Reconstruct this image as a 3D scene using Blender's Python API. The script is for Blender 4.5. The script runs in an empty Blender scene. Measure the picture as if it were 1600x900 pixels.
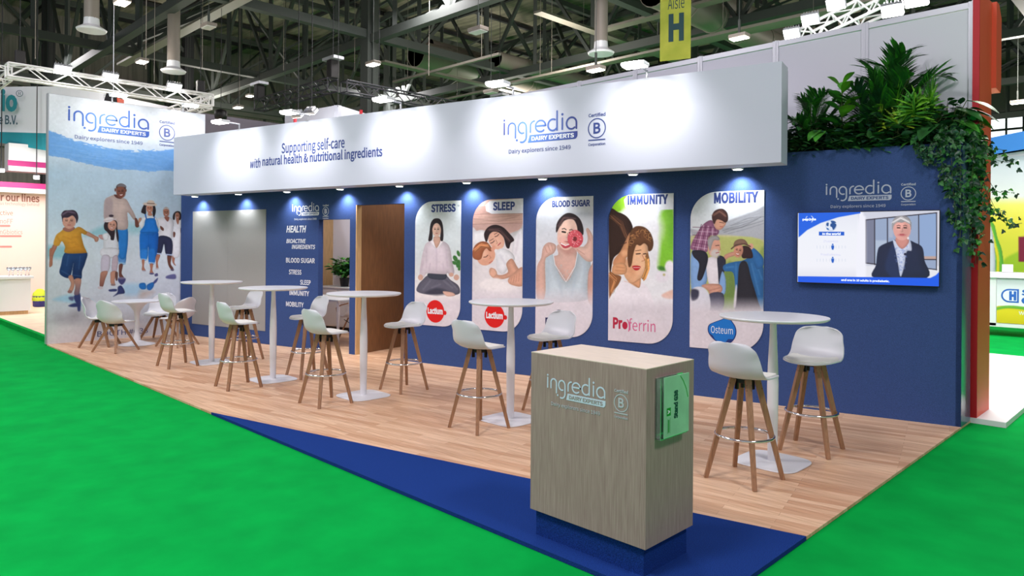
import bpy, bmesh, math, random
import numpy as np
from mathutils import Vector, Matrix
random.seed(7)
rng = np.random.RandomState(11)
SC = bpy.context.scene
COL = SC.collection
PI = math.pi

# ------------------------------------------------------------------ camera
FPX, CYPX, YAW, ROLL, EYE = 1103.36, 384.69, 0.77932, 0.00742, 1.664
_r0 = Vector((math.cos(YAW), math.sin(YAW), 0)); _f = Vector((-math.sin(YAW), math.cos(YAW), 0)); _u0 = _r0.cross(_f)
_r = _r0*math.cos(ROLL) + _u0*math.sin(ROLL); _u = _u0*math.cos(ROLL) - _r0*math.sin(ROLL)
cam_data = bpy.data.cameras.new('camera'); cam = bpy.data.objects.new('camera', cam_data); COL.objects.link(cam)
cam_data.sensor_width = 36.0; cam_data.lens = FPX/1600*36; cam_data.shift_y = -(450-CYPX)/1600
cam_data.clip_start = 0.05; cam_data.clip_end = 300
cam.matrix_world = Matrix(((_r.x, _u.x, -_f.x, 0), (_r.y, _u.y, -_f.y, 0), (_r.z, _u.z, -_f.z, EYE), (0, 0, 0, 1)))
SC.camera = cam
SC.view_settings.view_transform = 'Standard'; SC.view_settings.look = 'None'
SC.view_settings.exposure = 0.0; SC.view_settings.gamma = 1.0; SC.view_settings.use_curve_mapping = False

# ------------------------------------------------------------------ world and large lights
W = bpy.data.worlds.new('world'); SC.world = W; W.use_nodes = True
W.node_tree.nodes['Background'].inputs[0].default_value = (0.90, 0.84, 0.97, 1)
W.node_tree.nodes['Background'].inputs[1].default_value = 0.60
LIGHTS = []
def light(name, kind, loc, power, col=(1, 1, 1), target=None, size=0.3, size_y=None, angle=90, blend=0.5, soft=0.05):
    d = bpy.data.lights.new(name, kind); d.energy = power; d.color = col
    if kind == 'AREA':
        d.size = size
        if size_y: d.shape = 'RECTANGLE'; d.size_y = size_y
    elif kind == 'SPOT':
        d.spot_size = math.radians(angle); d.spot_blend = blend; d.shadow_soft_size = soft
    else: d.shadow_soft_size = soft
    o = bpy.data.objects.new(name, d); COL.objects.link(o); o.location = loc
    if target is not None:
        o.rotation_euler = (Vector(target)-Vector(loc)).to_track_quat('-Z', 'Y').to_euler()
    LIGHTS.append(o); return o
# the hall's high-bay lighting over the aisles (rows of lamps under the roof trusses)
for hx, hy, hp in ((-3, -1.5, 480), (-9.5, -1.0, 480), (-15, 1, 260), (3.5, 3, 480), (-8, 9.5, 300), (-1, 13.5, 500), (-15, 12, 320), (-25, 18, 420), (-24, 30, 420), (-12, 26, 420), (-29, 6, 300)):
    light('hall_lamp_light', 'AREA', (hx, hy, 8.6), hp, (1, .95, .96), (hx, hy, 0), 1.6)

# added fill points without fixtures, put in to brighten the roof deck
for hx, hy, hp in ((-22, 22, 700), (-30, 32, 700), (-12, 34, 700), (-30, 12, 600), (-4, 26, 600), (-14, 16, 350)):
    light('roof_fill_light', 'POINT', (hx, hy, 7.2), hp, (1, .92, .84), soft=.6)

# ------------------------------------------------------------------ stand geometry frames (metres)
TH = 0.22331
WU = Vector((math.cos(TH), math.sin(TH), 0)); WN = Vector((WU.y, -WU.x, 0)); W0 = Vector((-1.648, 7.670, 0))
ZUP = Vector((0, 0, 1))
class Frame:
    def __init__(s, O, R, N): s.O, s.R, s.N = Vector(O), Vector(R), Vector(N)
    def p(s, a, b, o=0.0): return s.O + s.R*a + ZUP*b + s.N*o
    def mat(s, a, b, o=0.0):
        q = s.p(a, b, o); R, N = s.R, s.N
        return Matrix(((R.x, 0, N.x, q.x), (R.y, 0, N.y, q.y), (0, 1, 0, q.z), (0, 0, 0, 1)))
    def hit(s, px, py, o=0.0):               # photo measurement -> metres on this plane
        d = _f + _r*((px-800)/FPX) - _u*((py-CYPX)/FPX); q0 = s.O + s.N*o
        t = (q0-Vector((0, 0, EYE))).dot(s.N)/d.dot(s.N); q = Vector((0, 0, EYE)) + d*t - q0
        return q.dot(s.R), q.z
WALL = Frame(W0, WU, WN)
FASO = 0.626
XL, YF, XR = -13.549, 2.884, -1.648
MURAL = Frame((XL, 0, 0), (0, 1, 0), (1, 0, 0))
def at(px, py, depth):
    return Vector((0, 0, EYE)) + (_f + _r*((px-800)/FPX) - _u*((py-CYPX)/FPX))*depth
def at_z(px, py, z):
    d = _f + _r*((px-800)/FPX) - _u*((py-CYPX)/FPX); return Vector((0, 0, EYE)) + d*((z-EYE)/d.z)
def at_x(px, py, x):
    d = _f + _r*((px-800)/FPX) - _u*((py-CYPX)/FPX); return Vector((0, 0, EYE)) + d*(x/d.x)
def at_y(px, py, y):
    d = _f + _r*((px-800)/FPX) - _u*((py-CYPX)/FPX); return Vector((0, 0, EYE)) + d*(y/d.y)

# ------------------------------------------------------------------ materials
def lin(c):
    c = np.asarray(c, float)/255.0
    return np.where(c <= 0.04045, c/12.92, ((c+0.055)/1.055)**2.4)
def L4(c): return tuple(float(v) for v in lin(c)) + (1.0,)
MATS = {}
def mat(name, col, rough=0.6, metal=0.0, noise=0.0, nscale=30, emit=None, estr=1.0, bump=0.0, stretch=None, col2=None, trans=0, spec=0.5, fac=None):
    if name in MATS: return MATS[name]
    m = bpy.data.materials.new(name); m.use_nodes = True; nt = m.node_tree; b = nt.nodes['Principled BSDF']
    b.inputs['Base Color'].default_value = L4(col); b.inputs['Roughness'].default_value = rough; b.inputs['Metallic'].default_value = metal
    b.inputs['Specular IOR Level'].default_value = spec
    if trans: b.inputs['Transmission Weight'].default_value = trans
    if noise or bump or col2:
        tc = nt.nodes.new('ShaderNodeTexCoord'); mp = nt.nodes.new('ShaderNodeMapping'); nz = nt.nodes.new('ShaderNodeTexNoise')
        nt.links.new(tc.outputs['Object'], mp.inputs['Vector']); nt.links.new(mp.outputs[0], nz.inputs['Vector'])
        if stretch: mp.inputs['Scale'].default_value = stretch
        nz.inputs['Scale'].default_value = nscale; nz.inputs['Detail'].default_value = 4
        if noise or col2:
            mx = nt.nodes.new('ShaderNodeMix'); mx.data_type = 'RGBA'
            ramp = nt.nodes.new('ShaderNodeMapRange'); ramp.inputs[1].default_value = 0.3; ramp.inputs[2].default_value = 0.7
            nt.links.new(nz.outputs[0], ramp.inputs[0]); nt.links.new(ramp.outputs[0], mx.inputs[0])
            c = np.array(col, float)
            mx.inputs[6].default_value = L4(np.clip(c*(1-noise), 0, 255)); mx.inputs[7].default_value = L4(np.clip(col2 if col2 is not None else c*(1+noise), 0, 255))
            nt.links.new(mx.outputs[2], b.inputs['Base Color'])
        if bump:
            bp = nt.nodes.new('ShaderNodeBump'); bp.inputs['Strength'].default_value = bump; bp.inputs['Distance'].default_value = 0.01
            nt.links.new(nz.outputs[0], bp.inputs['Height']); nt.links.new(bp.outputs[0], b.inputs['Normal'])
    if emit is not None:
        b.inputs['Emission Color'].default_value = L4(emit); b.inputs['Emission Strength'].default_value = estr
    MATS[name] = m; return m
def mat_planks(name, c1, c2, c3, rot, lenx=1.2, wid=0.09, rough=0.42):
    m = bpy.data.materials.new(name); m.use_nodes = True; nt = m.node_tree; b = nt.nodes['Principled BSDF']
    tc = nt.nodes.new('ShaderNodeTexCoord'); mp = nt.nodes.new('ShaderNodeMapping'); mp.inputs['Rotation'].default_value = (0, 0, rot)
    br = nt.nodes.new('ShaderNodeTexBrick'); br.offset = 0.37; br.inputs['Scale'].default_value = 1.0
    br.inputs['Brick Width'].default_value = lenx; br.inputs['Row Height'].default_value = wid; br.inputs['Mortar Size'].default_value = 0.0008
    br.inputs['Color1'].default_value = L4(c1); br.inputs['Color2'].default_value = L4(c2); br.inputs['Mortar'].default_value = L4(c3); br.inputs['Bias'].default_value = 0.0
    nt.links.new(tc.outputs['Object'], mp.inputs[0]); nt.links.new(mp.outputs[0], br.inputs['Vector'])
    mp2 = nt.nodes.new('ShaderNodeMapping'); mp2.inputs['Rotation'].default_value = (0, 0, rot); mp2.inputs['Scale'].default_value = (1.2, 22, 1)
    nz = nt.nodes.new('ShaderNodeTexNoise'); nz.inputs['Scale'].default_value = 1.6; nz.inputs['Detail'].default_value = 5
    nt.links.new(tc.outputs['Object'], mp2.inputs[0]); nt.links.new(mp2.outputs[0], nz.inputs['Vector'])
    mx = nt.nodes.new('ShaderNodeMix'); mx.data_type = 'RGBA'; mx.blend_type = 'MULTIPLY'; mx.inputs[0].default_value = 0.7
    rp = nt.nodes.new('ShaderNodeValToRGB'); rp.color_ramp.elements[0].position = 0.3; rp.color_ramp.elements[0].color = (.72, .66, .6, 1); rp.color_ramp.elements[1].position = 0.62; rp.color_ramp.elements[1].color = (1, 1, 1, 1)
    nt.links.new(nz.outputs[0], rp.inputs[0]); nt.links.new(br.outputs[0], mx.inputs[6]); nt.links.new(rp.outputs[0], mx.inputs[7])
    nt.links.new(mx.outputs[2], b.inputs['Base Color']); b.inputs['Roughness'].default_value = rough; b.inputs['Specular IOR Level'].default_value = 0.35
    MATS[name] = m; return m
def mat_attr(name, rough=0.55, emit=0.0):
    m = bpy.data.materials.new(name); m.use_nodes = True; nt = m.node_tree; b = nt.nodes['Principled BSDF']
    a = nt.nodes.new('ShaderNodeAttribute'); a.attribute_name = 'print'
    if emit:
        b.inputs['Base Color'].default_value = (0.01, 0.01, 0.01, 1); nt.links.new(a.outputs['Color'], b.inputs['Emission Color']); b.inputs['Emission Strength'].default_value = emit
        b.inputs['Roughness'].default_value = 0.25
    else:
        nt.links.new(a.outputs['Color'], b.inputs['Base Color']); b.inputs['Roughness'].default_value = rough; b.inputs['Specular IOR Level'].default_value = 0.25
    MATS[name] = m; return m
def mat_grad(name, c_edge, c_mid, x0, x1, rough=0.5):
    # printed colour that runs along the lettering's own length
    m = bpy.data.materials.new(name); m.use_nodes = True; nt = m.node_tree; b = nt.nodes['Principled BSDF']
    tc = nt.nodes.new('ShaderNodeTexCoord'); sp = nt.nodes.new('ShaderNodeSeparateXYZ'); mr = nt.nodes.new('ShaderNodeMapRange')
    mr.inputs[1].default_value = x0; mr.inputs[2].default_value = x1
    rp = nt.nodes.new('ShaderNodeValToRGB'); e = rp.color_ramp.elements
    e[0].position = 0; e[0].color = L4(c_edge); e[1].position = 1; e[1].color = L4(c_edge); k = e.new(0.33); k.color = L4(c_mid)
    nt.links.new(tc.outputs['Object'], sp.inputs[0]); nt.links.new(sp.outputs[0], mr.inputs[0]); nt.links.new(mr.outputs[0], rp.inputs[0]); nt.links.new(rp.outputs[0], b.inputs['Base Color'])
    b.inputs['Roughness'].default_value = rough; MATS[name] = m; return m

M_white = mat('white_laminate', (228, 228, 230), 0.45)
M_fascia = mat('white_panel', (194, 196, 213), 0.55)
M_wallblue = mat('blue_felt', (58, 79, 130), 0.95, noise=0.16, nscale=220, bump=0.25, spec=0.15)
M_navy = mat('navy_edge', (24, 34, 84), 0.8)
M_bluecarpet = mat('blue_carpet', (26, 54, 120), 1.0, noise=0.28, nscale=260, bump=0.35, spec=0.05)
M_green = mat('green_carpet', (3, 154, 64), 1.0, noise=0.05, nscale=3.2, bump=0.06, spec=0.05)
M_floor = mat_planks('oak_planks', (234, 197, 165), (204, 157, 123), (158, 116, 88), -TH, 0.9, 0.065)
M_endgloss = mat('glossy_blue_laminate', (84, 106, 140), 0.16, spec=0.6)
M_grey = mat('grey_mesh', (150, 149, 147), 0.85, noise=0.06, nscale=400)
M_plastic = mat('white_plastic', (214, 214, 222), 0.38)
M_pad = mat('white_seat_pad', (236, 235, 232), 0.6)
M_leg = mat('oiled_wood', (154, 114, 84), 0.5, noise=0.09, nscale=6, stretch=(14, 14, 1.2))
M_black = mat('black_metal', (22, 20, 22), 0.45, spec=0.4)
M_chrome = mat('chrome', (225, 225, 228), 0.12, metal=1.0)
M_steelw = mat('white_powder_coat', (226, 226, 232), 0.35)
M_alu = mat('aluminium', (190, 192, 200), 0.35, metal=0.55)
M_counter = mat('grey_oak', (162, 131, 130), 0.55, noise=0.08, nscale=5, stretch=(34, 34, 1.2), col2=(174, 148, 144))
M_ctop = mat('pale_oak_top', (214, 198, 182), 0.4, noise=0.05, nscale=5, stretch=(2, 30, 1))
M_wood = mat('brown_wood', (128, 88, 56), 0.45, noise=0.12, nscale=5, stretch=(24, 24, 1.0))
M_woodl = mat('light_wood', (206, 168, 120), 0.5, noise=0.08, nscale=5, stretch=(24, 24, 1.0))
M_whitewall = mat('white_partition', (214, 214, 226), 0.6)
M_orange = mat('orange_panel', (234, 92, 60), 0.5)
M_red = mat('red_edge', (190, 14, 30), 0.5)
M_steel = mat('hall_steel', (64, 69, 66), 0.7)
M_dark = mat('dark_steel', (38, 38, 42), 0.7)
M_duct = mat('duct_metal', (142, 132, 124), 0.5, metal=0.05)
M_deck = mat('roof_deck', (124, 116, 102), 0.9, noise=0.25, nscale=0.6, stretch=(1, 6, 1))
M_hallwall = mat('hall_cladding', (128, 120, 116), 0.85, noise=0.1, nscale=1.2, stretch=(0.4, 9, 0.4))
M_trussw = mat('white_truss', (226, 224, 226), 0.4)
M_lampglow = mat('lamp_glow', (255, 250, 240), 0.4, emit=(255, 246, 230), estr=9)
M_floodglow = mat('flood_glow', (255, 255, 255), 0.4, emit=(255, 255, 248), estr=14)
M_txtnavy = mat('navy_vinyl', (44, 62, 128), 0.5)
M_txtwhite = mat('white_vinyl', (226, 228, 236), 0.5)
M_txtsilver = mat('silver_vinyl', (176, 182, 204), 0.45)
M_print = mat_attr('photo_print'); M_screen = mat_attr('screen_print', emit=1.0)

# ------------------------------------------------------------------ mesh helpers
def link(name, me, parent=None, m=None):
    o = bpy.data.objects.new(name, me); COL.objects.link(o)
    if parent is not None: o.parent = parent
    if m is not None:
        for k in (m if isinstance(m, (list, tuple)) else [m]): me.materials.append(k)
    return o
def mesh(name, verts, faces, m=None, parent=None, smooth=False, midx=None):
    me = bpy.data.meshes.new(name); me.from_pydata([tuple(v) for v in verts], [], faces); me.update()
    if smooth: me.polygons.foreach_set('use_smooth', [True]*len(me.polygons))
    o = link(name, me, parent, m)
    if midx: me.polygons.foreach_set('material_index', midx)
    return o
class MB:
    """collects shapes for ONE mesh object"""
    def __init__(s): s.v, s.f, s.mi = [], [], []
    def add(s, V, F, mi=0):
        k = len(s.v); s.v += [Vector(q) for q in V]; s.f += [tuple(i+k for i in f) for f in F]; s.mi += [mi]*len(F); return s
    def box(s, a, b, mi=0, X=None, bev=0.0):
        x0, y0, z0 = a; x1, y1, z1 = b
        if bev:
            bm = bmesh.new(); bmesh.ops.create_cube(bm, size=1)
            for v in bm.verts: v.co = Vector(((x0+x1)/2+(x1-x0)*v.co.x, (y0+y1)/2+(y1-y0)*v.co.y, (z0+z1)/2+(z1-z0)*v.co.z))
            bmesh.ops.bevel(bm, geom=bm.edges[:], offset=bev, segments=2, affect='EDGES', profile=0.6)
            bm.verts.index_update(); V = [v.co.copy() for v in bm.verts]; F = [tuple(v.index for v in f.verts) for f in bm.faces]; bm.free()
        else:
            V = [Vector(q) for q in ((x0, y0, z0), (x1, y0, z0), (x1, y1, z0), (x0, y1, z0), (x0, y0, z1), (x1, y0, z1), (x1, y1, z1), (x0, y1, z1))]
            F = [(0, 3, 2, 1), (4, 5, 6, 7), (0, 1, 5, 4), (1, 2, 6, 5), (2, 3, 7, 6), (3, 0, 4, 7)]
        if X is not None: V = [X(*q) for q in V]
        return s.add(V, F, mi)
    def tube(s, a, b, r0, r1=None, n=8, mi=0, cap=True):
        a, b = Vector(a), Vector(b); r1 = r0 if r1 is None else r1
        d = (b-a).normalized(); e = d.orthogonal().normalized()
        if abs(d.z) < 0.999: e = d.cross(ZUP).normalized()
        g = d.cross(e); V = []
        off = PI/4 if n == 4 else 0
        for q, r in ((a, r0), (b, r1)):
            for i in range(n):
                t = 2*PI*i/n+off; V.append(q+(e*math.cos(t)+g*math.sin(t))*r)
        F = [(i, (i+1) % n, n+(i+1) % n, n+i) for i in range(n)]
        if cap: F += [tuple(range(n-1, -1, -1)), tuple(range(n, 2*n))]
        return s.add(V, F, mi)
    def bar(s, a, b, w, mi=0): return s.tube(a, b, w*0.7071, None, 4, mi)
    def path(s, pts, r, n=6, mi=0):
        P = [Vector(p) for p in pts]; V = []; e = None
        for i, p in enumerate(P):
            d = (P[min(i+1, len(P)-1)]-P[max(i-1, 0)]).normalized()
            e = d.orthogonal().normalized() if e is None else (e-d*e.dot(d)).normalized()
            g = d.cross(e); rr = r[i] if isinstance(r, (list, tuple)) else r
            V += [p+(e*math.cos(2*PI*k/n)+g*math.sin(2*PI*k/n))*rr for k in range(n)]
        F = [(i*n+k, i*n+(k+1) % n, (i+1)*n+(k+1) % n, (i+1)*n+k) for i in range(len(P)-1) for k in range(n)]
        F += [tuple(range(n-1, -1, -1)), tuple((len(P)-1)*n+k for k in range(n))]
        return s.add(V, F, mi)
    def lathe(s, prof, c=(0, 0, 0), n=24, mi=0, sq=None):
        V = []; c = Vector(c)
        for r, z in prof:
            for i in range(n):
                t = 2*PI*i/n; k = 1.0
                if sq: k = 1/((abs(math.cos(t))**sq+abs(math.sin(t))**sq)**(1/sq))
                V.append(c+Vector((r*k*math.cos(t), r*k*math.sin(t), z)))
        F = [(j*n+i, j*n+(i+1) % n, (j+1)*n+(i+1) % n, (j+1)*n+i) for j in range(len(prof)-1) for i in range(n)]
        F += [tuple(range(n-1, -1, -1)), tuple((len(prof)-1)*n+i for i in range(n))]
        return s.add(V, F, mi)
    def torus(s, c, R, r, n=40, m=8, mi=0):
        c = Vector(c); V = []; F = []
        for i in range(n):
            a = 2*PI*i/n
            for j in range(m):
                b = 2*PI*j/m; V.append(c+Vector(((R+r*math.cos(b))*math.cos(a), (R+r*math.cos(b))*math.sin(a), r*math.sin(b))))
        F = [(i*m+j, ((i+1) % n)*m+j, ((i+1) % n)*m+(j+1) % m, i*m+(j+1) % m) for i in range(n) for j in range(m)]
        return s.add(V, F, mi)
    def build(s, name, m, parent=None, smooth=False, auto=None):
        o = mesh(name, s.v, s.f, m, parent, smooth, s.mi if isinstance(m, (list, tuple)) else None)
        if auto:
            bm = bmesh.new(); bm.from_mesh(o.data)
            for f in bm.faces: f.smooth = True
            for e in bm.edges:
                if len(e.link_faces) == 2 and e.calc_face_angle(0) > math.radians(auto): e.smooth = False
            bm.to_mesh(o.data); bm.free()
        return o
def tag(o, label, cat, group=None):
    o['label'] = label; o['category'] = cat
    if group: o['group'] = group
    return o
def thing(name, label, cat, loc=(0, 0, 0), rz=0.0, group=None):
    o = bpy.data.objects.new(name, None); COL.objects.link(o); o.location = loc; o.rotation_euler = (0, 0, rz); o.empty_display_size = 0.1
    return tag(o, label, cat, group)
def struct(o): o['kind'] = 'structure'; return o
def dup(root, loc, rz, label):
    r = root.copy(); COL.objects.link(r); r.location = loc; r.rotation_euler = (0, 0, rz); r['label'] = label
    for ch in list(root.children):
        c = ch.copy(); COL.objects.link(c); c.parent = r
        for g in list(ch.children):
            d = g.copy(); COL.objects.link(d); d.parent = c
    return r
def rx(fr): return lambda a, o, b: fr.p(a, b, o)      # box coords (along, out, up) in a frame

# ------------------------------------------------------------------ lettering
try:
    FONT = bpy.data.fonts.load(bpy.utils.system_resource('DATAFILES', path='fonts')+'/Noto Sans CJK Regular.woff2')
except Exception:
    FONT = None
def text_geo(body, bold=0.0, shear=0.0):
    cu = bpy.data.curves.new('lettering', 'FONT'); cu.body = body; cu.size = 1.0; cu.bevel_depth = bold; cu.bevel_resolution = 0; cu.shear = shear; cu.resolution_u = 3
    if FONT: cu.font = FONT
    o = bpy.data.objects.new('lettering', cu); COL.objects.link(o)
    bpy.context.view_layer.update()
    me = bpy.data.meshes.new_from_object(o.evaluated_get(bpy.context.evaluated_depsgraph_get()))
    V = [v.co.copy() for v in me.vertices]; F = [tuple(p.vertices) for p in me.polygons]
    bpy.data.objects.remove(o); bpy.data.curves.remove(cu); bpy.data.meshes.remove(me)
    return V, F
class Letters:
    """flat lettering in local x (along), y (up); placed with a frame matrix"""
    def __init__(s): s.v, s.f, s.mi = [], [], []
    def text(s, body, x0, x1, y0, y1, bold=0.0, shear=0.0, mi=0, slope=0.0, z=0.0, base=None):
        # fits the lettering's bounding box to x0..x1, y0..y1
        V, F = text_geo(body, bold, shear)
        if not V: return s
        ax, bx = min(v.x for v in V), max(v.x for v in V); ay, by = min(v.y for v in V), max(v.y for v in V)
        k = len(s.v)
        s.v += [((v.x-ax)/(bx-ax)*(x1-x0)+x0, (v.y-ay)/(by-ay)*(y1-y0)+y0+slope*((v.x-ax)/(bx-ax)), z+(.0004*v.z/bold if bold else 0)) for v in V]
        s.f += [tuple(i+k for i in f) for f in F]; s.mi += [mi]*len(F); return s
    def stroke(s, pts, w, mi=0, z=0.0, rnd=True):
        P = [Vector((p[0], p[1])) for p in pts]; L, R_ = [], []
        for i, p in enumerate(P):
            d = (P[min(i+1, len(P)-1)]-P[max(i-1, 0)]); d.normalize(); nn = Vector((-d.y, d.x))*w/2
            L.append(p+nn); R_.append(p-nn)
        k = len(s.v); n = len(P)
        s.v += [(q.x, q.y, z) for q in L]+[(q.x, q.y, z) for q in R_]
        s.f += [(k+i, k+n+i, k+n+i+1, k+i+1) for i in range(n-1)]; s.mi += [mi]*(n-1)
        if rnd:
            for q in (P[0], P[-1]): s.disc(q.x, q.y, w/2, w/2, mi, z+0.00004, 12)
        return s
    def disc(s, x, y, a, b, mi=0, z=0.0, n=28):
        k = len(s.v); s.v += [(x+a*math.cos(2*PI*i/n), y+b*math.sin(2*PI*i/n), z) for i in range(n)]; s.f.append(tuple(range(k, k+n))); s.mi.append(mi); return s
    def poly(s, pts, mi=0, z=0.0):
        k = len(s.v); s.v += [(p[0], p[1], z) for p in pts]; s.f.append(tuple(range(k, k+len(pts)))); s.mi.append(mi); return s
    def build(s, name, mats, parent, M):
        mats = mats if isinstance(mats, list) else [mats]
        o = mesh(name, s.v, s.f, mats, None, False, s.mi)
        o.matrix_world = M
        if parent is not None: o.parent = parent; o.matrix_parent_inverse = Matrix.Translation(parent.location).inverted() if parent.rotation_euler.z == 0 else parent.matrix_basis.inverted()
        return o
def arc(cx, cy, rx_, ry_, a0, a1, n=16):
    return [(cx+rx_*math.cos(math.radians(a0+(a1-a0)*i/n)), cy+ry_*math.sin(math.radians(a0+(a1-a0)*i/n))) for i in range(n+1)]
def brand_logo(S, with_tag=True):
    """lower-case wordmark with banner, tag line and certification roundel; units of the letter height"""
    L = Letters(); w = 0.155; q = lambda P: [(x*S, y*S) for x, y in P]
    st = lambda P: L.stroke(q(P), w*S)
    X = lambda px: (px-140)*0.00705
    st([(X(150), 0.05), (X(150), 1.0)]); L.disc(X(150)*S, 1.25*S, .1*S, .1*S)
    a, b = X(210), X(312); st([(a, 0.05), (a, .58)]+arc((a+b)/2, .58, (b-a)/2, .38, 180, 0)+[(b, -.33)]); L.disc(X(333)*S, -.54*S, .1*S, .1*S)
    a, b = X(352), X(465); c = (a+b)/2
    st(arc(c, .47, (b-a)/2, .46, 290, 90, 20)+arc(c, .47, (b-a)/2, .46, 90, 0, 8)+[(b, -.3)]+arc(c-.02, -.3, (b-a)/2+.02, .45, 0, -110, 12))
    a, b = X(520), X(580); st([(a, .05), (a, .55)]+arc(b, .55, b-a, .4, 180, 95, 8))
    a, b = X(592), X(728); c = (a+b)/2
    st([(a+.04, .5), (b, .5)]); st(arc(c, .48, (b-a)/2, .47, 2, 310, 28))
    a, b = X(762), X(882); c = (a+b)/2
    st([(b, .03), (b, 1.58)]); st(arc(c+.03, .48, (b-a)/2+.03, .47, 62, 320, 24))
    st([(X(952), .05), (X(952), .95)]); L.disc(X(952)*S, 1.27*S, .11*S, .11*S)
    a, b = X(1007), X(1135); c = (a+b)/2
    st(arc(c, .48, (b-a)/2, .47, 310, 90, 22)+arc(c, .48, (b-a)/2, .47, 90, 0, 8)+[(b, .03)])
    e = [(X(512), -.2), (X(1150), -.2), (X(1150), -.5)]+arc(X(1110), -.5, X(1150)-X(1110), .33, 0, -90, 6)+[(X(488), -.83)]
    L.poly(q(e))
    L.text('DAIRY EXPERTS', X(538)*S, X(1105)*S, -.7*S, -.33*S, .014, mi=1, z=0.0007)
    if with_tag: L.text('Dairy explorers since 1949', X(218)*S, X(1062)*S, -1.74*S, -1.26*S, .004, mi=2)
    cx = X(1393)
    ring = arc(cx, -.12, .74, .76, 0, 360, 36); L.stroke(q(ring), .09*S, mi=2, rnd=False)
    L.text('B', (cx-.3)*S, (cx+.32)*S, -.55*S, .33*S, .012, mi=2)
    L.text('Certified', (cx-.74)*S, (cx+.74)*S, .8*S, 1.1*S, .012, mi=2)
    L.stroke(q([(cx-.74, -1.05), (cx+.74, -1.05)]), .1*S, mi=2, rnd=False)
    L.text('Corporation', (cx-.74)*S, (cx+.74)*S, -1.56*S, -1.28*S, .012, mi=2)
    return L

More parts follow.
